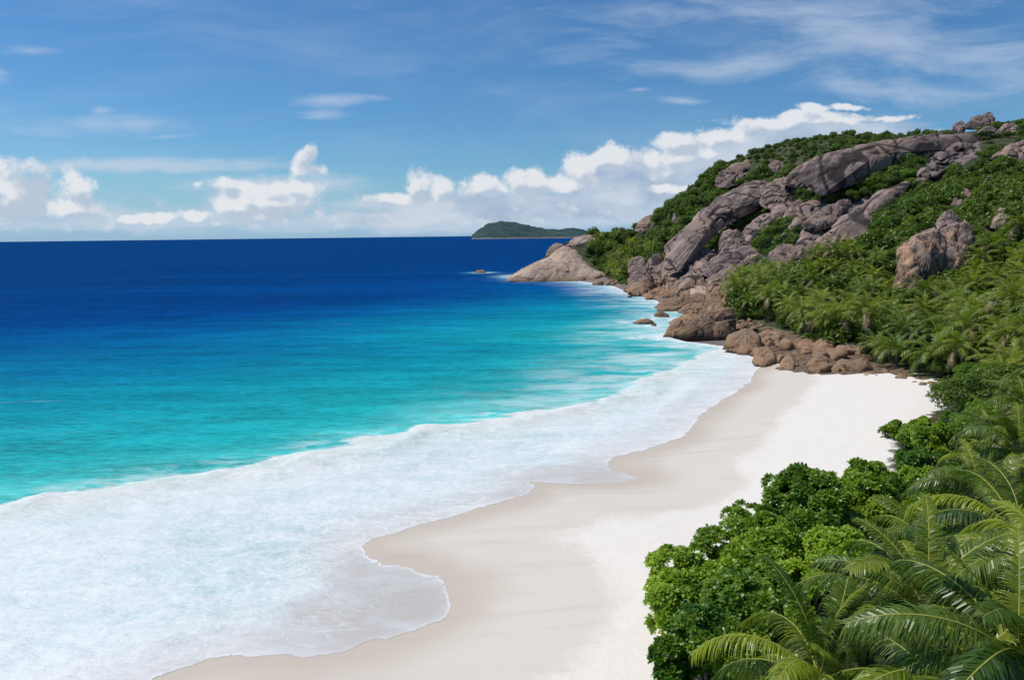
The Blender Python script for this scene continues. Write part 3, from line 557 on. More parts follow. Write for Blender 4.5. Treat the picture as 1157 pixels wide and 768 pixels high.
 ('granite_outcrop', 'headland', 'bare pale pink rock point sloping into the sea at far end', [(575, 316), (588, 304), (604, 297), (620, 289), (636, 279), (650, 281), (658, 292), (668, 303), (682, 310), (692, 318), (655, 319), (612, 319), (590, 319)], 11, M_pale, dict(nth=180, K=22, amp=.7)),
 ('boulder', 'boulder', 'cream rock strip along the top of the far rock point', [(636, 281), (645, 272), (658, 268), (673, 267), (674, 273), (655, 280)], 4, M_pale, {}),
 ('boulder', 'boulder', 'brown split boulder on the shoulder of the far rock point', [(616, 290), (620, 280), (630, 276), (641, 280), (640, 289), (628, 293)], 4, M_rockw, {}),
 ('boulder', 'boulder', 'square summit boulder, highest point of the skyline', [(1107, 143), (1108, 133), (1116, 128), (1122, 132), (1123, 143)], 3, M_rock, {}),
 ('boulder', 'boulder', 'low dark summit boulder left of the highest one', [(1090, 146), (1095, 136), (1105, 132), (1112, 136), (1110, 146)], 3, M_rock, {}),
 ('boulder', 'boulder', 'grey boulder in grass left below the summit boulders', [(1074, 150), (1078, 141), (1086, 138), (1092, 144), (1088, 151)], 2.5, M_rock, {}),
 ('boulder', 'boulder', 'dark flat rock under the summit boulders', [(1103, 156), (1108, 147), (1118, 144), (1127, 150), (1122, 158)], 2.5, M_rock, {}),
 ('boulder', 'boulder', 'grey slab rock on the ridge right of the summit', [(1121, 156), (1128, 145), (1142, 140), (1152, 146), (1142, 156)], 2.5, M_rock, {}),
 ('granite_outcrop', 'outcrop', 'pale bare slab cut by the right picture edge high on the slope', [(1116, 180), (1130, 169), (1150, 160), (1180, 154), (1195, 165), (1180, 180), (1150, 182)], 5, M_rockw, {}),
 ('granite_outcrop', 'outcrop', 'jumbled rock ledge beneath the right end of the whaleback', [(1050, 182), (1058, 170), (1078, 162), (1100, 162), (1108, 170), (1098, 180), (1074, 184)], 4, M_rock, dict(amp=2)),
 ('boulder', 'boulder', 'grey boulder peeping from trees on the upper right slope above the perched round boulder', [(1072, 236), (1076, 226), (1088, 222), (1097, 228), (1094, 238)], 5, M_rockw, dict(lift=3)),
 ('boulder', 'boulder', 'white-faced rock among the dark trees right of the split cliff boulder', [(1118, 258), (1122, 246), (1134, 244), (1140, 252), (1134, 260)], 5, M_pale, dict(lift=3)),
 ('granite_outcrop', 'outcrop', 'left tapering end of the whaleback dipping into the scrub', [(884, 208), (893, 196), (908, 184), (926, 176), (940, 178), (934, 194), (918, 208), (900, 214)], 9, M_rockw, dict(lift=2)),
 ('boulder', 'boulder', 'pale boulder patch on the left green slope near the skyline', [(716, 262), (722, 251), (734, 245), (744, 247), (742, 257), (728, 264)], 4, M_rockw, {}),
 ('boulder', 'boulder', 'tan boulder alone in the middle of the left green slope', [(758, 253), (761, 244), (768, 240), (772, 246), (769, 254)], 3.5, M_rockw, {}),
]
for nm, ct, lb, ol, T, mt, kw in HR: hero(nm, ct, lb, ol, T, mt, **kw)
rq = random.Random(12)
def rib(px, py, w_, h_, tilt, mt, label, group):
    a = math.radians(tilt); o_ = []
    for k in range(9):
        th = 2*PI*k/9; q = rq.uniform(.8, 1.15); ex_, ey_ = w_/2*math.cos(th)*q, h_/2*math.sin(th)*q; o_.append((px+ex_*math.cos(a)+ey_*math.sin(a), py-ex_*math.sin(a)+ey_*math.cos(a)))
    hero('granite_block', 'boulder', label, o_, h_*.35, mt, nth=64, K=9, amp=1.4, group=group); ROCKS.pop()
for (x0, y0_, x1, y1_, n_, ws, hs_) in [(838, 268, 985, 238, 16, (22, 44), (9, 15)), (812, 300, 900, 282, 9, (18, 36), (9, 14)), (760, 326, 822, 304, 10, (12, 24), (9, 15)), (715, 316, 760, 300, 6, (10, 18), (8, 13))]:
    for k in range(n_):
        u_ = rq.random(); px_ = x0+(x1-x0)*u_; py_ = y0_+(y1_-y0_)*u_+rq.uniform(-12, 14)
        rib(px_, py_, rq.uniform(*ws), rq.uniform(*hs_), rq.uniform(18, 48), rq.choice((M_rock, M_rock, M_rockw)), 'jointed granite block wedged among the big rocks of the slope', 'jointed blocks of the slope')

# ------------------------------------------------------------------ generic boulders
def boulder_mesh(seed, mt, sub=4):
    r = np.random.default_rng(seed); import bmesh
    bm = bmesh.new(); bmesh.ops.create_icosphere(bm, subdivisions=sub, radius=1)
    D = np.array([v.co[:] for v in bm.verts]); Fc = np.array([[v.index for v in f.verts] for f in bm.faces]); bm.free()
    pl = r.normal(size=(11, 3)); pl /= np.linalg.norm(pl, axis=1, keepdims=True); dd = r.uniform(.72, 1.05, 11)
    k = np.clip(D@pl.T, 0, None)/dd; rad = 1/(np.sum(k**15, axis=1)+.10)**(1/15)
    V = D*rad[:, None]; V = V*(1+.12*fbm(V, 1.3, 4, seed)+.04*fbm(V*[1, 1, .3], 5, 3, seed+3))[:, None]
    V *= [1.15, .95, .78]; return mesh('boulder', V, Fc, [mt])
BM = {k: [boulder_mesh(i+10*j, m) for i in range(4)] for j, (k, m) in enumerate((('grey', M_rockw), ('brown', M_brown), ('pale', M_paleb), ('dark', M_rock)))}
def put_rock(x, y, z, r, kind, name, label, cat, group):
    o = obj(name, random.choice(BM[kind]), label=label, category=cat, group=group); o.location = (x, y, z)
    o.rotation_euler = (random.uniform(-.4, .4), random.uniform(-.4, .4), random.uniform(0, 6.3)); o.scale = [r*random.uniform(.8, 1.25), r*random.uniform(.8, 1.2), r*random.uniform(.7, 1.1)]; return o
for (px, py, r, lb) in [(730, 365, 1.9, 'wider of two dark rocks awash left of the brown shore boulders'), (747, 358, 1.7, 'smaller dark rock awash nearest the tan shelves'), (738, 368, .7, 'tiny dark rock tip just below the two awash rocks'),
                        (711, 336, 1.1, 'dark rock tip in foam before the wedge boulder'), (692, 322, 3.2, 'low dark rock off the green cove below the far point'), (544, 308, 2.6, 'lone rock breaking the blue water beyond the far point'),
                        (676, 322, 2.2, 'low rock in foam under the palms of the far cove')]:
    g = G(px, py); put_rock(g[0], g[1], -.15*r, r*1.15, 'grey' if px == 544 else 'brown', 'sea_rock', lb, 'rock', None)
ROCKXY = [G(p[0], p[1])[:2] for p in [(730, 365), (747, 358), (738, 368), (692, 322), (544, 308), (676, 322)]]
# rubble zones: polygons in the photograph
def scatter_rubble(poly, n, rmin, rmax, kind, label, group, name='shore_rock', emb=.1):
    poly = np.array(poly, float); c0 = 0
    while c0 < n:
        x, y = random.uniform(*[f(poly[:, 0]) for f in (min, max)]), random.uniform(*[f(poly[:, 1]) for f in (min, max)])
        if not inpoly(np.array([x]), np.array([y]), poly)[0]: continue
        h = hit(x, y)
        if h is None: continue
        r = rmin+(rmax-rmin)*random.random()**2.8
        put_rock(h[0], h[1], max(h[2], 0)+r*emb, r, kind if random.random() < .62 else random.choice(('grey', 'pale', 'grey', 'dark')), name, label, 'rock', group); c0 += 1
scatter_rubble([(846, 405), (835, 385), (850, 378), (920, 385), (955, 382), (985, 404), (990, 420), (960, 421), (915, 421), (880, 416), (860, 412)], 190, .2, 1.9, 'brown', 'one of the brown rocks in the rubble between beach sand and palm grove', 'rubble below the palms')
scatter_rubble([(960, 405), (1000, 415), (1045, 428), (1078, 445), (1068, 447), (1030, 431), (960, 421)], 34, .2, .65, 'brown', 'small stone on the thin strip along the back edge of beach', 'stones along the back of the beach')
scatter_rubble([(730, 335), (760, 332), (800, 340), (835, 340), (838, 375), (825, 380), (800, 352), (745, 345)], 46, .5, 1.8, 'brown', 'loose rock among the shelves between folded slab and biggest shore boulder', 'rocks on the shelves')
scatter_rubble([(665, 314), (690, 305), (712, 312), (728, 330), (712, 333), (690, 320)], 26, .8, 2.4, 'grey', 'loose rock along the cove between far point and wedge boulder', 'rocks round the far cove')
scatter_rubble([(826, 384), (834, 352), (850, 362), (885, 376), (875, 388), (845, 392)], 44, .4, 1.4, 'grey', 'grey rock heaped at the palm edge right of biggest shore boulder', 'heap at the palm edge')

# ------------------------------------------------------------------ land and sea sheets
px_all = proj(np.stack([XX.ravel(), YY.ravel(), HH.ravel()], 1))
bare_poly = np.array([(735, 335), (748, 270), (835, 208), (890, 198), (930, 175), (1060, 150), (1105, 155), (1108, 175), (1030, 215), (985, 268), (930, 292), (860, 320), (825, 350), (845, 400), (800, 392)])
bare = inpoly(px_all[:, 0], px_all[:, 1], bare_poly).astype(float)*(HH.ravel() > .3); bare = np.maximum(bare, (np.abs(HH.ravel()) < 6)*(srk.ravel() < 9)*(YY.ravel() > 128))
hg = HH.ravel(); idx = np.arange(NX*NY).reshape(NY, NX)
q = np.stack([idx[:-1, :-1], idx[:-1, 1:], idx[1:, 1:], idx[1:, :-1]], -1).reshape(-1, 4)
veg_edge_px = [(868, 396), (915, 390), (960, 396), (1000, 412), (1045, 428), (1086, 446), (1062, 464), (1010, 500), (1000, 560), (900, 610), (800, 690), (770, 800)]
veg_edge = np.array([G(p[0], p[1], 1.6)[:2] for p in veg_edge_px]); veg_poly = np.vstack([veg_edge, [(8, 10), (0, -60), (700, -60), (700, 640), (0, 640), (-20, 300), (30, 150)]])
ctr = pp[q].mean(1); isveg = inpoly(ctr[:, 0], ctr[:, 1], veg_poly); 
V = np.stack([XX.ravel(), YY.ravel(), hg], 1)
vd = pldist(pp[:, 0], pp[:, 1], np.vstack([veg_edge, [(8, 10), (0, -60)]]))*np.where(inpoly(pp[:, 0], pp[:, 1], veg_poly), 1, -1)
rub_poly = np.array([(835, 396), (830, 362), (862, 368), (920, 382), (965, 385), (1003, 408), (1045, 427), (1050, 431), (1000, 422), (960, 424), (915, 424), (880, 418), (860, 412)])
rubv = inpoly(px_all[:, 0], px_all[:, 1], rub_poly).astype(float)*(hg > .2); vd = np.where(rubv > .5, np.maximum(vd, 1.5), vd)
AT = lambda u: {'shore': S_.ravel()[u], 'bare': bare[u], 'veg': vd[u], 'rubble': rubv[u]}
def sub(mask):
    f = q[mask]; u, inv = np.unique(f, return_inverse=True); return u, inv.reshape(-1, 4)
u1, f1 = sub(~isveg); me = mesh('beach', V[u1], f1, [M_sand], attrs=AT(u1)); obj('beach', me, kind='structure')
u2, f2 = sub(isveg); me = mesh('hillside', V[u2], f2, [M_sand], attrs=AT(u2)); obj('hillside', me, kind='structure')

az = np.concatenate([np.radians(np.arange(-180, -46, 4)), np.radians(np.linspace(-46, 46, 760)), np.radians(np.arange(50, 180, 4))])
rr = [1, 5, 10, 15, 20]
while rr[-1] < 30000: rr.append(rr[-1]*(1.0048 if 26 < rr[-1] < 190 else (1.012 if 190 < rr[-1] < 600 else 1.05)))
rr = np.array(rr); A, Rr = np.meshgrid(az, rr); sx = (np.sin(A)*Rr).ravel(); sy = (np.cos(A)*Rr).ravel()
near = Rr.ravel() < 900
s_sw = pldist(sx, sy, swash); s_rk = pldist(sx, sy, np.vstack([rocky, far])); in1 = inpoly(sx, sy, land_poly)
shore = np.where(in1, -1, 1)*np.minimum(s_sw, s_rk)
surf = np.where(inpoly(sx, sy, brk_poly), -1, 1)*pldist(sx, sy, brk_line)
rockd = s_rk.copy()
for (a, b) in ROCKXY: rockd = np.minimum(rockd, np.hypot(sx-a, sy-b)-1.0)
film = np.maximum(np.where(inpoly(sx, sy, film_a), 1, -1)*pldist(sx, sy, film_a), np.where(inpoly(sx, sy, film_b), 1, -1)*pldist(sx, sy, film_b))
pz = np.stack([sx, sy, 0*sx], 1); sz = np.zeros(len(sx))
att = np.clip(1-Rr.ravel()/700, 0, 1)*np.clip(shore/8, 0, 1)
sz += att*(.14*fbm(pz*[.5, 1, 1], .09, 3, 4)+.05*fbm(pz*[.6, 1, 1], .5, 2, 8))
wob = surf+2.5*fbm(pz, .12, 3, 2); churn = np.clip(-surf/2, 0, 1)*np.clip(shore/7, 0, 1)*np.where(s_rk > 12, 1, 0); sz += churn*(.035*fbm(pz, .45, 4, 12)+.03*np.abs(fbm(pz, 1.1, 2, 14)))
sz += np.where(s_sw < 60, 1, 0)*np.where(s_rk > 20, 1, 0)*(.34*np.exp(-((wob+2.0)/2.0)**2)*(1+.5*fbm(pz, .3, 3, 6))+.22*np.exp(-((wob+9)/2.0)**2)*np.clip(.6+fbm(pz, .05, 2, 5), 0, 1))*np.clip(shore/6, 0, 1)
hs = hgt(sx, sy); nearbeach = (shore > -5) & (s_sw < 25) & (s_sw < s_rk)
sz = np.where(nearbeach, np.maximum(sz, hs+np.clip(.01+.01*(shore-1), .01, .05)), sz); sz = np.where((shore <= -4) & near, -.4, sz)
na = len(az); i = np.arange(len(rr)-1)[:, None]*na; j = np.arange(na)[None]; k = (j+1) % na
sq = np.stack([i+j, i+na+j, i+na+k, i+k], -1).reshape(-1, 4)[:, ::-1]
keep = ~((shore[sq] < -6).all(1)); sq = sq[keep]
me = mesh('sea', np.stack([sx, sy, sz], 1), sq, [M_sea], attrs={'shore': shore, 'surf': surf, 'rockd': rockd, 'film': film})
obj('sea', me, kind='structure')

# ------------------------------------------------------------------ far island
def mk_island(name, pts, y, seed, depth):
    # height profile in photo pixels along x
    xs = np.linspace(pts[0][0], pts[-1][0], 150); top = np.interp(xs, [p[0] for p in pts], [p[1] for p in pts])
    N = 26; V = []
    for j in range(N):
        t = j/(N-1); w_ = math.sin(PI*t)**.55 if 0 < t < 1 else 0
        for i, xp in enumerate(xs):
            g = P(xp, 266, y); b = P(xp, 264.6+(578-xp)*.0119+1.2, y)
            z = max(P(xp, top[i], y)[2], 0)
            xx = g[0]*(1+(t-.5)*depth/y); V.append((xx, y+(t-.5)*depth, z*w_))
    V = np.array(V); env = V[:, 2].copy(); V[:, 2] += fbm(V, .004, 5, seed)*env*.16+fbm(V, .02, 3, seed+1)*env.clip(0, 60)*.10; V[:, 2] -= 6
    idx = np.arange(150*N).reshape(N, 150); f = np.stack([idx[:-1, :-1], idx[:-1, 1:], idx[1:, 1:], idx[1:, :-1]], -1).reshape(-1, 4)
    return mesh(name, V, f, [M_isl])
m, t = mat('island_forest_haze_tint'); pos = t.n('ShaderNodeNewGeometry').outputs['Position']; z = t.n('ShaderNodeSeparateXYZ', {0: pos}).outputs[2]
n = t.noise(pos, .012, 7, .7); col = t.mix(t.ss(n, .35, .65), (.018, .052, .052), (.038, .080, .068)); col = t.mix(t.m('MULTIPLY', t.ss(n, .60, .72), .6), col, (.20, .18, .15))  # forest greens shifted to blue, distance haze painted into the base colour
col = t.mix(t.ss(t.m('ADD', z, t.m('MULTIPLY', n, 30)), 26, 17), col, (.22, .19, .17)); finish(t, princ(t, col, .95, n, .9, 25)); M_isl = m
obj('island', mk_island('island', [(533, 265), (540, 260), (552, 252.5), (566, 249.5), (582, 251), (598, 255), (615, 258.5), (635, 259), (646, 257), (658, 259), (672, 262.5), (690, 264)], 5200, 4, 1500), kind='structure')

# ------------------------------------------------------------------ vegetation prototypes
def leaves(cent, nrm, size, rng, wid=.55, bend=.18, up_bias=.3, segs=1):
    """one leaf (quad or folded pair) per centre, facing roughly nrm"""
    n = len(cent); nrm = nrm+rng.normal(size=(n, 3))*.55; nrm[:, 2] += up_bias; nrm /= np.linalg.norm(nrm, axis=1, keepdims=True)
    t = np.cross(nrm, rng.normal(size=(n, 3))); t /= np.linalg.norm(t, axis=1, keepdims=True); b = np.cross(nrm, t)
    s = size*rng.uniform(.6, 1.35, n)[:, None]; w_ = s*wid*.5
    V = np.stack([cent-t*s*.5, cent+b*w_-nrm*0, cent+t*s*.5-nrm*s*bend, cent-b*w_], 1).reshape(-1, 3)
    return V, np.arange(4*n).reshape(-1, 4)
def crown_pts(lobes, n, rng, shell=.75):
    L = np.array([l[:3] for l in lobes]); R = np.array([l[3] for l in lobes]); pr = R**2/np.sum(R**2); k = rng.choice(len(L), n, p=pr)
    d = rng.normal(size=(n, 3)); d /= np.linalg.norm(d, axis=1, keepdims=True); d[:, 2] = np.where((d[:, 2] < -.3) & (rng.random(n) < .7), -d[:, 2], d[:, 2])
    r = R[k]*(shell+(1.08-shell)*rng.random(n)**.6)*(1+.22*fbm(d*1.0+L[k], 2.1, 2, 5)); return L[k]+d*r[:, None], d
def make_crown(name, rng, rad, hgt_, nl, nleaf, leaf, mt, flat=.7, lr=(.28, .5)):
    lobes = []
    for _ in range(nl):
        a = rng.uniform(0, 2*PI); r = rad*math.sqrt(rng.random())*.78; z = hgt_*(.45+.5*(1-(r/rad)**2)*rng.uniform(.55, 1.0)); lobes.append((r*math.cos(a), r*math.sin(a), z, rad*rng.uniform(*lr)))
    c0, d = crown_pts(lobes, nleaf, rng); c0[:, 2] = np.maximum(c0[:, 2], .08*hgt_); V, f = leaves(c0, d, leaf, rng)
    return mesh(name, V, f, [mt], smooth=False), lobes
def make_stem(rng, hgt_, lobes, r0=.12, mt=M_bark, k=6):
    parts = []
    for l in ([lobes[i] for i in rng.permutation(len(lobes))[:k]]):
        e = np.array(l[:3]); m_ = e*[.35, .35, .5]+rng.normal(size=3)*.15; pts = smooth_curve([np.array([0, 0, -.6]), np.array([0, 0, hgt_*.12]), m_, e*[1, 1, .97]], 4); parts.append(tube(pts, np.linspace(r0, r0*.2, len(pts)), 6))
    V, f = join(parts); return mesh('trunk', V, f, [mt])
def smooth_curve(p, n):
    o = []; p = [np.asarray(q, float) for q in p]
    for i in range(len(p)-1):
        p0, p1, p2, p3 = p[max(i-1, 0)], p[i], p[i+1], p[min(i+2, len(p)-1)]
        for k in range(n):
            t = k/n; o.append(.5*((2*p1)+(-p0+p2)*t+(2*p0-5*p1+4*p2-p3)*t*t+(-p0+3*p1-3*p2+p3)*t**3))
    o.append(p[-1]); return np.array(o)
rg = np.random.default_rng(5)
FAR = []     # (crown mesh, trunk mesh, radius)
for i in range(6):
    mt = (M_tree, M_scrub, M_tree, M_light, M_light, M_dark)[i]
    cm, lb = make_crown('crown', rg, 2.6, 3.4, 17, 2600, .34, mt, lr=(.16, .42)); FAR.append((cm, make_stem(rg, 3, lb, .13), 2.6))
MID = []
for i in range(5):
    mt = (M_tree, M_scrub, M_light, M_dark, M_light)[i]
    cm, lb = make_crown('crown', rg, 2.4, 3.0, 26, 8500, .17, mt, lr=(.14, .36)); MID.append((cm, make_stem(rg, 2.6, lb, .12), 2.4))

def frond_geo(rng, L=4.4, phi=.9, bend=1.9, npair=60, lw=.055, ll=.95, segs=3, side=0.0, droop=.9, twist=0.0, ribr=.036):
    """frond growing from origin along +x, returns leaflet and midrib geometry"""
    n = 22; s = np.linspace(0, 1, n); ang = phi-bend*s**1.25
    dx = np.cos(ang); dz = np.sin(ang); x = np.concatenate([[0], np.cumsum((dx[1:]+dx[:-1])/2)])*L/(n-1); z = np.concatenate([[0], np.cumsum((dz[1:]+dz[:-1])/2)])*L/(n-1)
    yv = side*s**2*L*.35; pts = np.stack([x, yv, z], 1)
    rib = tube(pts, np.linspace(ribr, ribr*.22, n), 5)
    V = []; sp = np.linspace(.16, .995, npair)
    tang = np.gradient(pts, axis=0); tang /= np.linalg.norm(tang, axis=1, keepdims=True)
    for sg in (-1, 1):
        si = np.clip(sp+rng.normal(size=npair)*.004, 0, 1)
        c0 = np.stack([np.interp(si, s, pts[:, a]) for a in range(3)], 1); tg = np.stack([np.interp(si, s, tang[:, a]) for a in range(3)], 1); tg /= np.linalg.norm(tg, axis=1, keepdims=True)
        sd_ = np.cross(tg, np.tile([0, 0, 1.], (npair, 1))); sd_ /= np.linalg.norm(sd_, axis=1, keepdims=True); upv = np.cross(sd_, tg); sd_ = sd_*sg
        keep_ = rng.random(npair) > .07
        lf = ll*(np.sin(np.clip((si-.10)/.95, 0, 1)**.75*PI)**.6*.85+.12)*rng.uniform(.78, 1.15, npair)*np.where(keep_, 1, .25)
        fwd_ = .35+.75*si; d = sd_+tg*fwd_[:, None]+upv*(.25+twist*sg)+rng.normal(size=(npair, 3))*.06; d /= np.linalg.norm(d, axis=1, keepdims=True)
        wdir = np.cross(d, upv+rng.normal(size=(npair, 3))*.25); wdir /= np.linalg.norm(wdir, axis=1, keepdims=True)
        dr = droop*rng.uniform(.75, 1.35, npair); wind = np.array([.0, 0, 0])
        prof = {1: [1.0, .25], 2: [.85, 1, .12], 3: [.7, 1, .75, .05]}[segs]
        P_ = []
        for k_ in range(segs+1):
            t_ = k_/segs; pt = c0+d*(lf*t_)[:, None]; pt[:, 2] -= dr*lf*t_**2*.62; pt -= d*(lf*t_**2*.18*dr)[:, None]
            ww = wdir*lw*prof[k_]*.5; P_ += [pt+ww, pt-ww]
        V.append(np.stack(P_, 1))
    V = np.concatenate(V); m_ = V.shape[1]; nl = len(V); base = np.arange(nl)[:, None]*m_
    f = np.concatenate([base+np.array([[2*k_, 2*k_+1, 2*k_+3, 2*k_+2]]) for k_ in range(segs)])
    return (V.reshape(-1, 3), f), rib
def frond_mesh(name, rng, mt, **kw):
    (V, f), (rv, rf) = frond_geo(rng, **kw)
    return mesh(name, np.vstack([V, rv]), np.vstack([f, rf+len(V)]), [mt, M_rib], smooth=False, midx=np.concatenate([np.zeros(len(f)), np.ones(len(rf))]))
rp = np.random.default_rng(21)
FR = {'young': [frond_mesh('frond', rp, M_fr, phi=1.35, bend=b, npair=100, L=4.2, ll=.85, droop=.6, lw=.054, side=sd2, twist=.1) for b, sd2 in ((.9, .1), (1.2, -.2), (1.5, .25))],
      'mid': [frond_mesh('frond', rp, (M_fr, M_fr2)[i % 2], phi=1.0, bend=b, npair=112, L=4.8, ll=1.05, droop=1.15, lw=.052, side=sd2, twist=.12) for i, (b, sd2) in enumerate(((1.7, .2), (1.9, -.25), (2.1, .3), (1.5, 0)))],
      'old': [frond_mesh('frond', rp, (M_fr2, M_fr)[i % 2], phi=.45, bend=b, npair=104, L=4.7, ll=1.0, droop=1.5, lw=.052, side=sd2) for i, (b, sd2) in enumerate(((1.5, .2), (1.7, -.2), (1.9, .1)))],
      'dead': [frond_mesh('dry_frond', rp, M_dead, phi=-.5, bend=.9, npair=70, L=3.6, ll=.7, droop=1.5)]}
def trunk_mesh(rng, h, lean, r=.16):
    n = 16; s = np.linspace(0, 1, n); pts = np.stack([lean[0]*s**1.7, lean[1]*s**1.7, -.8+(h+.8)*s], 1); rad = r*(1.25-.5*s)+.10*np.exp(-s*14)
    pts = smooth_curve(pts, 3); rad = np.interp(np.linspace(0, 1, len(pts)), s, rad)*(1+.05*np.sin(np.arange(len(pts))*2.2)); V, f = tube(pts, rad, 10); return mesh('trunk', V, f, [M_trunk]), pts[-1]
nutm = boulder_mesh(3, M_nut, 2)
def near_palm(x, y, zc, label, rng, nf=24, dead=2, sc=1.0, lean=(.5, .3), a0=0, name='coconut_palm'):
    g = float(hgt(x-lean[0], y-lean[1])); root = empty(name, (x-lean[0], y-lean[1], g), label, 'palm tree')
    tm, top = trunk_mesh(rng, zc-g, lean); obj('trunk', tm, root); ga = 2.39996
    nf = int(nf*.78); sc *= .9
    for i in range(nf):
        u_ = i/(nf-1); kind = 'young' if u_ < .22 else ('mid' if u_ < .68 else 'old'); fo = obj('frond', random.choice(FR[kind]), root)
        fo.location = top+np.array([0, 0, .05-.35*u_]); s_ = sc*random.uniform(.88, 1.12); fo.scale = (s_, s_, s_)
        # the wind bends crowns toward the land
        fo.rotation_euler = Euler((random.uniform(-.35, .35), random.uniform(-.12, .15), a0+i*ga+random.uniform(-.25, .25)))
    for i in range(dead):
        fo = obj('dry_frond', FR['dead'][0], root); fo.location = top+np.array([0, 0, -.4]); fo.rotation_euler = (0, .1, rng.uniform(0, 6.3))
    for i in range(random.choice((0, 4, 6))):
        a = i*1.1; o = obj('coconut', nutm, root); o.location = top+np.array([.28*math.cos(a), .28*math.sin(a), -.45-.08*(i % 2)]); o.scale = (.12, .12, .15)
    return root
# mid-distance palm crowns as one mesh
def palm_crown(rng, npair=30, segs=1, nf=20, mt=M_palm, R=1.0):
    Vs, Fs, mi, o = [], [], [], 0
    for i in range(nf):
        u_ = i/(nf-1); (V, f), (rv, rf) = frond_geo(rng, L=3.9*R*rng.uniform(.85, 1.1), phi=1.35-1.05*u_, bend=1.1+.9*u_*rng.uniform(.8, 1.2), npair=npair, lw=.11 if segs == 1 else .08, ll=.95*R, segs=segs, side=rng.uniform(-.3, .3), droop=.6+.6*u_, ribr=.04)
        a = i*2.39996+rng.uniform(-.2, .2); ca_, sa_ = math.cos(a), math.sin(a); Rm = np.array([[ca_, sa_, 0], [-sa_, ca_, 0], [0, 0, 1]])
        for v, ff, mm in ((V, f, 0), (rv, rf, 1)): Vs.append(v@Rm+[0, 0, -.25*u_]); Fs.append(ff+o); mi += [2 if (i >= nf-2 and mm == 0) else mm]*len(ff); o += len(v)
    return mesh('crown', np.vstack(Vs), np.vstack(Fs), [mt, M_rib, M_dead], smooth=False, midx=mi)
PC = [palm_crown(rp, 34, 2, 20, (M_palm, M_palm2, M_palm, M_palm, M_palm2, M_palm)[i]) for i in range(6)]
PT = [trunk_mesh(rp, 1.0, (0, 0))[0]]
TR = [trunk_mesh(rp, h, ln)[0] for h, ln in ((2.6, (.5, .2)), (3.6, (-.6, .3)), (4.8, (.9, -.4)))]; TT = [(.5, .2, 2.6), (-.6, .3, 3.6), (.9, -.4, 4.8)]

# ------------------------------------------------------------------ foreground palms and trees
NP = [ # crown px, py, crown z, label, fronds, lean
 (1046, 688, 10.2, 'big foreground palm with yellow frond stalks, in the bottom right', 26, (.8, .5), 1.0),
 (925, 768, 8.6, 'foreground palm rising before the glossy bush at bottom edge', 22, (-.6, .4), .95),
 (1150, 742, 11.2, 'lowest palm in the bottom right corner, long combed frond', 24, (.5, .2), 1.0),
 (1052, 622, 7.6, 'dark windswept palm right behind the glossy bush', 20, (.7, .2), .9),
 (1152, 612, 10.0, 'tall palm at the right edge whose fronds arch left over the grove', 24, (.9, .6), 1.05),
 (1108, 560, 7.8, 'palm below the yellow-tipped fronds, midway up the right edge', 22, (.4, .3), .95),
 (1112, 530, 6.2, 'small pale palm beside the upper beach corner shrub', 18, (.3, .2), .8),
 (1150, 508, 8.5, 'palm with spread fronds at right edge, level with beach corner', 22, (.4, .5), .95),
 (1122, 486, 6.0, 'palm with yellowing fronds behind the beach corner shrub', 20, (-.3, .4), .85),
 (1205, 660, 11, 'palm mostly beyond the right edge, only fronds in view', 22, (.5, .3), 1.0),
 (1080, 790, 9.8, 'palm under the big foreground palm at bottom edge', 22, (.3, .1), .95),
]
rng2 = np.random.default_rng(77)
for i, (px, py, zc, lb, nf, ln, sc_) in enumerate(NP):
    g = G(px, py, zc); near_palm(g[0], g[1], zc, lb, rng2, nf=nf, dead=(2, 1, 2, 1, 3, 1, 0, 1, 3, 1, 0, 1, 0, 0)[i], sc=sc_, lean=ln, a0=i*1.3)

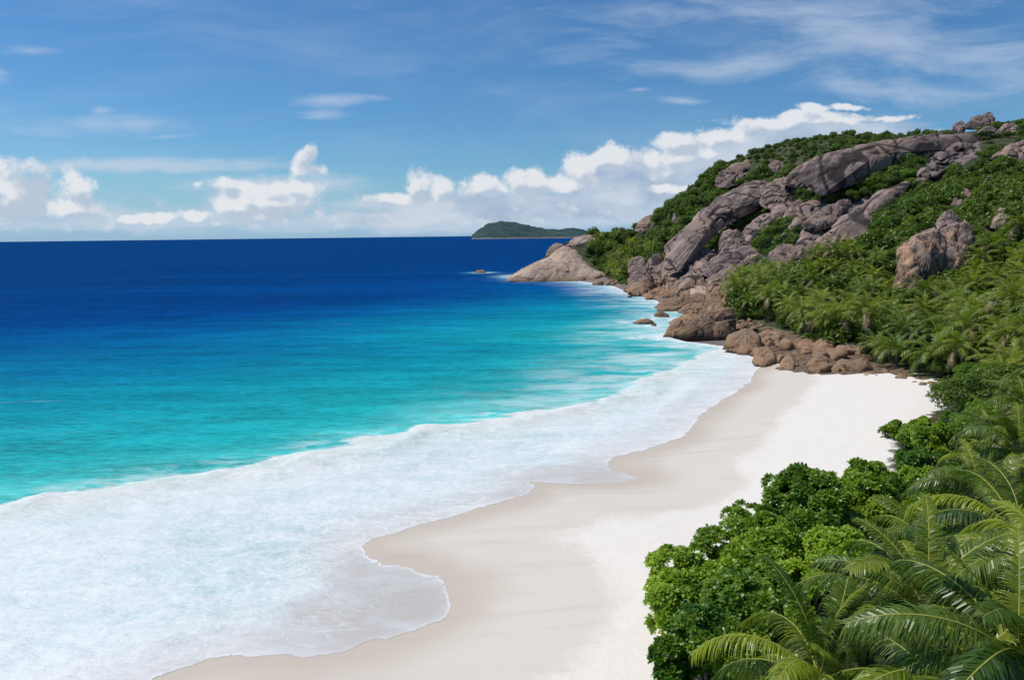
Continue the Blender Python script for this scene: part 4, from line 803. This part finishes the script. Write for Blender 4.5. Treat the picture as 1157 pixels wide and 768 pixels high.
def rosette_tree(px, py, zc, R, hz_, nros, label, rng, mt=M_bush, nl=12):
    g = G(px, py, zc); gz = float(hgt(g[0], g[1])); root = empty('glossy_leaf_tree', (g[0], g[1], gz), label, 'tree')
    lobes = []
    for _ in range(nl):
        a = rng.uniform(0, 2*PI); r = R*math.sqrt(rng.random())*.82; zz = (zc-gz)+hz_*(.9*(1-(r/R)**1.6)-.5)*rng.uniform(.75, 1.1); lobes.append((r*math.cos(a), r*math.sin(a), zz, R*rng.uniform(.22, .38)))
    ns_ = int(nros/25); sc0, sd0 = crown_pts(lobes, ns_, rng, .70); sr = rng.uniform(.30, .66, ns_)*(R/3.2)**.5
    kk = rng.integers(0, ns_, nros); d = rng.normal(size=(nros, 3)); d /= np.linalg.norm(d, axis=1, keepdims=True); d = d+sd0[kk]*.9+[0, 0, .3]; d /= np.linalg.norm(d, axis=1, keepdims=True)
    c0 = sc0[kk]+d*(sr[kk]*rng.uniform(.8, 1.05, nros))[:, None]; m_ = c0[:, 2] > .3; c0, d = c0[m_], d[m_]; n = len(c0)
    ax = d+[0, 0, .6]+rng.normal(size=(n, 3))*.35; ax /= np.linalg.norm(ax, axis=1, keepdims=True); u_, v_ = frame(ax)
    V = []
    K = 8
    for k in range(K):
        a = 2*PI*k/K+rng.uniform(0, 1, n); ring = .55 if k % 2 else .95
        dirv = u_*np.cos(a)[:, None]+v_*np.sin(a)[:, None]; ld = dirv*ring+ax*(.65 if k % 2 else .30); ld /= np.linalg.norm(ld, axis=1, keepdims=True)
        sdv = np.cross(ld, ax); sdv /= np.linalg.norm(sdv, axis=1, keepdims=True); L = .27*rng.uniform(.75, 1.25, n)[:, None]
        b0 = c0+ld*.02; V.append(np.stack([b0-sdv*L*.06, b0+sdv*L*.06, b0+ld*L*.62+sdv*L*.27, b0+ld*L*.62-sdv*L*.27, b0+ld*L-ax*L*.14+sdv*L*.10, b0+ld*L-ax*L*.14-sdv*L*.10], 1))
    V = np.concatenate(V); b = np.arange(len(V))[:, None]*6; f = np.concatenate([b+[[0, 1, 2, 3]], b+[[3, 2, 4, 5]]])
    obj('crown', mesh('crown', V.reshape(-1, 3), f, [mt], smooth=True), root)
    parts = []
    for l in lobes:
        e = np.array(l[:3]); pts = smooth_curve([[0, 0, -.4], [rng.normal()*.2, rng.normal()*.2, .5], e*[.5, .5, .6]+rng.normal(size=3)*.3, e], 5); parts.append(tube(pts, np.linspace(.16, .03, len(pts)), 7))
    for _ in range(90):
        l = lobes[rng.integers(len(lobes))]; e = np.array(l[:3]); dv = rng.normal(size=3); dv[2] = abs(dv[2]); dv /= np.linalg.norm(dv); parts.append(tube([e, e+dv*l[3]*.6+rng.normal(size=3)*.1, e+dv*l[3]*1.02], [.03, .018, .008], 4))
    Vt, ft = join(parts); obj('trunk', mesh('trunk', Vt, ft, [M_bark]), root); return root
RT = [(780, 672, 3.9, 3.0, 3.6, 3300, 'glossy bush jutting farthest left over the dry sand'), (800, 752, 3.6, 2.6, 3.2, 2800, 'lowest glossy bush reaching the bottom edge beside the sand'),
      (850, 630, 4.4, 3.3, 3.6, 3600, 'rounded glossy tree in the middle of the bush bordering the sand'), (912, 588, 5.0, 3.6, 3.8, 3900, 'highest glossy tree of the bush, against bright sand'),
      (1005, 570, 4.6, 3.6, 3.4, 3700, 'glossy tree at the far right end of the bush'), (860, 700, 4.6, 3.0, 3.0, 2700, 'shaded glossy bush behind the foreground palm'), (935, 650, 4.8, 3.2, 3.0, 2800, 'shaded glossy tree filling the gap behind the two lower palms'),
      (1050, 500, 2.8, 2.8, 2.4, 2200, 'light green shrub standing out on the sand at the beach corner'), (1014, 492, 2.0, 1.5, 1.5, 800, 'small outlying shrub at the sandward tip of beach corner'), (1078, 478, 2.6, 1.5, 1.6, 800, 'grey-green shrub between beach corner and the pale sand point'),
      (1060, 528, 3.0, 2.8, 2.6, 2000, 'bright shrub below the light green corner shrub, beside palms'), (1040, 560, 3.4, 2.4, 2.6, 1700, 'bright shrub between the glossy bush and the right edge palms'),
      (1085, 415, 3.0, 2.6, 2.2, 1500, 'bright green creeper-covered shrub above the point of the beach'), (1055, 412, 2.2, 1.9, 1.8, 1000, 'bright green shrub on the bank above the stones at the back of the beach')]
for i, (px, py, zc, R, hz_, nr, lb) in enumerate(RT): rosette_tree(px, py, zc, R, hz_, nr, lb, np.random.default_rng(100+i), mt=M_bush if i < 7 else (M_light, M_bush, M_bush)[i % 3])

# ------------------------------------------------------------------ mid and far vegetation
def in_rock(px, py, mg=0):
    for o in ROCKS:
        if o[:, 0].min()-2 < px < o[:, 0].max()+2 and o[:, 1].min()-2 < py < o[:, 1].max()+2:
            c0 = o.mean(0); sh = c0+(o-c0)*(1-mg)
            if inpoly(np.array([px]), np.array([py]), sh)[0]: return True
    return False
bare2 = [np.array(p, float) for p in ([(745, 345), (740, 300), (760, 300), (800, 280), (835, 290), (822, 335), (840, 375), (850, 385), (800, 392)], [(840, 262), (862, 238), (935, 222), (990, 222), (1010, 215), (985, 262), (915, 290), (895, 272), (870, 268)],
          [(895, 200), (1060, 155), (1105, 158), (1100, 176), (1040, 180), (930, 215)], [(840, 412), (838, 388), (870, 396), (915, 400), (958, 402), (1000, 417), (1078, 446), (1000, 428), (915, 426)], [(572, 318), (625, 280), (650, 284), (690, 312), (670, 320)])]
palm_zone = [np.array(p, float) for p in ([(825, 330), (850, 305), (905, 292), (965, 288), (1005, 290), (1005, 340), (1060, 330), (1157, 335), (1300, 300), (1300, 520), (1157, 520), (1060, 500), (1085, 440), (1000, 415), (930, 385), (850, 380)],
             [(680, 300), (690, 280), (720, 272), (735, 285), (725, 300), (700, 306)], [(1080, 290), (1157, 270), (1300, 260), (1300, 335), (1090, 330)])]
PATCH = [(700, 262, 45, 18), (770, 232, 60, 30), (880, 187, 60, 8), (860, 262, 22, 14), (893, 272, 25, 14), (805, 262, 26, 20), (900, 208, 22, 6), (960, 205, 50, 16)]
cand = []
rv_ = random.Random(3)
def visible(p):
    """is the crown point seen over the land in front of it"""
    ts = np.linspace(.25, .985, 60)[:, None]; q_ = CAM+(p-CAM)*ts; return not (hgt(q_[:, 0], q_[:, 1])+1.0 > q_[:, 2]).any()
def lattice(x0, x1, y0, y1, stp):
    y_ = y0
    while y_ < y1:
        s_ = stp(y_); x_ = x0
        while x_ < x1:
            yield x_+rv_.uniform(-.45, .45)*s_, y_+rv_.uniform(-.45, .45)*s_
            x_ += s_
        y_ += s_
palms, bushes = [], []
POCK = [([(935, 216), (950, 206), (985, 196), (1030, 186), (1045, 190), (1028, 206), (1000, 214), (960, 230), (935, 232)], 5.5, 1.0), ([(896, 222), (930, 218), (938, 230), (905, 234)], 6, .8), ([(850, 288), (858, 268), (880, 256), (908, 250), (910, 272), (885, 290)], 5.5, .9),
        ([(824, 256), (845, 240), (868, 232), (874, 238), (850, 252), (830, 266)], 5.5, .7), ([(786, 290), (796, 270), (816, 262), (812, 280), (798, 290)], 5, .7), ([(896, 202), (912, 192), (932, 194), (928, 207), (905, 208)], 6, .7),
        ([(868, 204), (880, 196), (898, 194), (900, 200), (880, 206)], 6, .6), ([(752, 262), (790, 228), (820, 208), (860, 196), (868, 202), (835, 210), (796, 236), (770, 262)], 6, .8), ([(905, 172), (960, 158), (1040, 148), (1090, 145), (1090, 150), (1035, 154), (960, 168), (915, 182)], 7, .5),
        ([(800, 270), (828, 254), (850, 245), (852, 252), (815, 277)], 5.5, .55), ([(1030, 180), (1050, 176), (1046, 184), (1032, 186)], 6, .45), ([(1100, 150), (1130, 138), (1157, 140), (1157, 152), (1110, 162)], 7, .6), ([(1075, 142), (1092, 134), (1094, 144), (1080, 150)], 6, .5), ([(985, 262), (1005, 235), (1040, 215), (1065, 222), (1030, 250), (1000, 275)], 6.5, 1.0)]
POCKB = []
for pi_, (pl_, stp_, sz_) in enumerate(POCK):
    a_ = np.array(pl_, float); yy_ = a_[:, 1].min()
    while yy_ < a_[:, 1].max():
        xx_ = a_[:, 0].min()
        while xx_ < a_[:, 0].max():
            qx, qy = xx_+rv_.uniform(-2, 2), yy_+rv_.uniform(-1.5, 1.5)
            if inpoly(np.array([qx]), np.array([qy]), a_)[0]:
                h_ = hit(qx, qy)
                if h_ is not None: h_ = CAM+(h_-CAM)*(1-2.2/h_[1]); POCKB.append((h_[0], h_[1], h_[2]-.6, sz_*rv_.uniform(.65, 1.25), pi_))
            xx_ += stp_
        yy_ += stp_*.8
for (x, y) in lattice(5, 330, 24, 470, lambda y: 2.5 if y < 90 else (2.9 if y < 200 else 3.5)):
    if not inpoly(np.array([x]), np.array([y]), veg_poly)[0]: continue
    z = float(hgt(x, y))
    if z < 1.0: continue
    if min(np.hypot(veg_edge[:, 0]-x, veg_edge[:, 1]-y)) < 0: continue
    b = proj((x, y, z))[0]; cpx = proj((x, y, z+2.2))[0]; tpx = proj((x, y, z+3.4))[0]
    if b[0] > 1430 or cpx[0] < 640: continue
    if y < 60 and (cpx[1] > 800 or cpx[0] < 760): continue
    d = math.hypot(x, y)
    if y > 52 and cpx[0] < 1085 and 434 < b[1] < 560: continue
    rocky_ = in_rock(*cpx, .06) or in_rock(*tpx, .05) or in_rock(*b, .35) or any(inpoly(np.array([c_[0]]), np.array([c_[1]]), pz_)[0] for k_, pz_ in enumerate(bare2) for c_ in ((b,) if k_ == 3 else (b, cpx)))
    small = False
    if rocky_:
        continue
    p = np.array([x, y, z+3.5])
    vis = visible(p)
    if not vis and y > 60: continue
    inp = any(inpoly(np.array([cpx[0]]), np.array([cpx[1]]), pz_)[0] for pz_ in palm_zone)
    pal = inp and rv_.random() < (.55 if d < 130 else .62) or (y < 95 and x > 40 and rv_.random() < .25)
    if not inp and d > 250 and 660 < cpx[0] < 740 and cpx[1] > 270 and rv_.random() < .3: pal = True
    if pal and y > 52 and b[1] > 425 and cpx[0] < 1128: pal = False
    if pal: palms.append((x, y, z, d, cpx))
    else: bushes.append((x, y, z, d, cpx))
    
PL = {0: ('coconut palm on the slope above the boulder-lined cove', 'palms above the far cove'), 1: ('coconut palm in the grove above the brown shore rubble', 'palms above the shore rubble'),
      2: ('coconut palm in the forest below the rust-streaked cliff boulder', 'palms below the cliff boulder'), 3: ('coconut palm behind the upper corner of the beach', 'palms behind the beach corner'), 4: ('coconut palm on the upper right slope beside the split cliff boulder', 'palms beside the cliff boulder')}
def pzone(c_):
    if c_[0] < 800: return 0
    if c_[0] < 1000: return 1
    if c_[1] < 325: return 4
    if c_[1] < 420: return 2
    return 3
placed = []; npalm = 0
for (x, y, z, d, cpx) in sorted(palms, key=lambda q_: q_[3]):
    if any((x-a)**2+(y-b)**2 < (2.9 if d < 140 else 3.2)**2 for a, b in placed): bushes.append((x, y, z, d, cpx)); continue
    if npalm >= 285: break
    placed.append((x, y)); npalm += 1; lb, gp = PL[pzone(cpx)]
    s_ = rv_.uniform(.8, 1.2)*(1.05 if d > 110 else .95); k = rv_.randrange(3)
    if npalm % 9 == 0: lb2 = lb.replace('coconut palm', 'taller coconut palm, standing clear'); s_ *= 1.2; gp2 = gp+', taller ones'
    else: lb2, gp2 = lb, gp
    root = empty('coconut_palm', (x, y, z), lb2, 'palm tree', gp2, rv_.uniform(0, 6.3), s_*.95)
    obj('trunk', TR[k], root); cr = obj('crown', rv_.choice(PC), root); cr.location = TT[k]; cr.rotation_euler = (rv_.uniform(-.2, .2), rv_.uniform(-.2, .2), rv_.uniform(0, 6.3)); q_ = rv_.uniform(.9, 1.15); cr.scale = (q_, q_, q_)

BLB = [(lambda c_: c_[0] < 745, 'dense broadleaf tree on the green slope behind the far rock point', 'trees behind the far point'), (lambda c_: c_[0] < 900 and c_[1] < 245, 'dense broadleaf tree on the slope left of the whaleback', 'trees on the left slope'),
       (lambda c_: c_[0] < 950 and c_[1] < 300, 'bush growing in a pocket between the granite slabs', 'bushes between the slabs'), (lambda c_: c_[1] < 170, 'low ridge bush near the hill summit', 'bushes on the ridge'),
       (lambda c_: c_[1] < 260, 'broadleaf tree on the upper right slope under the whaleback', 'trees under the whaleback'), (lambda c_: c_[0] < 1000 and c_[1] < 430, 'broadleaf shrub mixed among palms above the shore rubble', 'shrubs in the shore grove'),
       (lambda c_: c_[1] < 440, 'broadleaf tree around the rust-streaked cliff boulder and palms below', 'trees round the cliff boulder'), (lambda c_: c_[1] < 560, 'broadleaf shrub behind the upper corner of the beach', 'shrubs behind the beach corner'),
       (lambda c_: True, 'broadleaf shrub under the foreground palms', 'shrubs under the foreground palms')]
for (x, y, z, s_, pi_) in POCKB:
    root = empty('broadleaf_shrub', (x, y, z), ('evergreen shrub in the green band directly under the whaleback', 'shrub between the whaleback foot and the rock ribs', 'shrub of the dark thicket amid the rock ribs', 'shrub wedged behind the long sloping granite face', 'shrub in the cleft at the foot of the long granite face',
        'shrub at the left foot of the whaleback', 'shrub above the lumpy pinkish rock shoulder', 'shrub along the upper edge of the long granite face', 'shrub on the skyline over the whaleback', 'shrub along the lower edge of the long granite face', 'tuft of shrub on the right part of the whaleback', 'shrub on the ridge right of the summit boulders', 'shrub beside the summit boulders', 'shrub at the right margin of the broad slanting slab')[pi_], 'shrub', 'shrubs of rock pocket %d' % (pi_+1), rv_.uniform(0, 6.3), s_)
    pr_ = rv_.choice(FAR); obj('trunk', pr_[1], root); obj('crown', pr_[0], root)
bushes.sort(key=lambda q_: q_[3]); stuffV, stuffF, so_ = [], [], 0
SVs = []
for i in range(5):   # lighter versions for the merged scrub
    lob = []
    for _ in range(9):
        a = rg.uniform(0, 2*PI); r = 2.4*math.sqrt(rg.random())*.75; lob.append((r*math.cos(a), r*math.sin(a), 2.2*(.4+.5*(1-(r/2.4)**2)*rg.uniform(.5, 1)), 2.4*rg.uniform(.28, .5)))
    c0, dd_ = crown_pts(lob, 800, rg); SVs.append(leaves(c0, dd_, .48, rg))
far_pick = 0
for i, (x, y, z, d, cpx) in enumerate(bushes):
    if i < 290:
        proto = rv_.choice(MID if d < 135 else FAR); s_ = (.6+.85*rv_.random()**1.6)*(.72 if d < 70 else (1.12 if d < 170 else 1.35))
        if y < 60: s_ *= .8
        lb, gp = next((l, g_) for f_, l, g_ in BLB if f_(cpx))
        if rv_.random() < .14 and d > 90: s_ *= 1.45
        if cpx[1] < 190: s_ *= .6
        if 'palm' in lb or 'grove' in lb: s_ *= .72
        root = empty('broadleaf_tree', (x, y, z-.2), lb, 'tree', gp, rv_.uniform(0, 6.3), s_); root.scale = (s_, s_*rv_.uniform(.85, 1.15), s_*rv_.uniform(.8, 1.25))
        obj('trunk', proto[1], root); obj('crown', proto[0], root)
    else:
        V_, f_ = SVs[rv_.randrange(5)]; s_ = (.6+1.15*rv_.random()**2)*(.6 if cpx[1] < 185 else 1.2); a = rv_.uniform(0, 6.3); R_ = np.array([[math.cos(a), math.sin(a), 0], [-math.sin(a), math.cos(a), 0], [0, 0, rv_.uniform(.8, 1.25)]])
        stuffV.append((V_@R_)*s_+[x, y, z-.3]); stuffF.append(f_+so_); so_ += len(V_)
def bare_tree(px, py, h_, label):
    g = hit(px, py); 
    if g is None: return
    r_ = np.random.default_rng(int(px*7+py)); parts = []
    def br(p, d, L, r, lv):
        q_ = p+d*L*.5+r_.normal(size=3)*L*.06; e = p+d*L; parts.append(tube(smooth_curve([p, q_, e], 3), np.linspace(r, r*.55, 7), 5))
        if lv:
            for _ in range(3 if lv > 1 else 4):
                n_ = d+r_.normal(size=3)*.55; n_[2] += .15; n_ /= np.linalg.norm(n_); br(p+d*L*r_.uniform(.6, 1), n_, L*r_.uniform(.5, .8), r*.55, lv-1)
    br(np.array([0, 0, -.5]), np.array([.1, 0, 1.]), h_*.5, .16, 3); V_, f_ = join(parts)
    o = obj('bare_tree', mesh('bare_tree', V_, f_, [M_dry]), label=label, category='tree'); o.location = g
for a_ in [(1044, 204, 8, 'grey leafless tree under the right part of the whaleback'), (1116, 338, 6, 'grey leafless tree near right edge below the cliff boulder'), (1070, 318, 5, 'pale bare-branched tree at the foot of the grooved cliff boulder'), (1018, 262, 6, 'leafless tree beside the broad slanting slab margin'),
           (933, 176, 5, 'thin leafless tree standing at the left end of the whaleback skyline'), (1135, 300, 6, 'leafless tree among the palms right of the cliff boulder'), (742, 286, 6, 'bare tree in the greenery left of the long granite face')]: bare_tree(*a_)
print('palms', npalm, 'bushes', len(bushes), 'verts', so_)
if stuffV: obj('hillside_scrub', mesh('hillside_scrub', np.vstack(stuffV), np.vstack(stuffF), [M_scrub], smooth=False), kind='stuff', label='dense far-off green scrub covering the upper hill slopes', category='scrub')
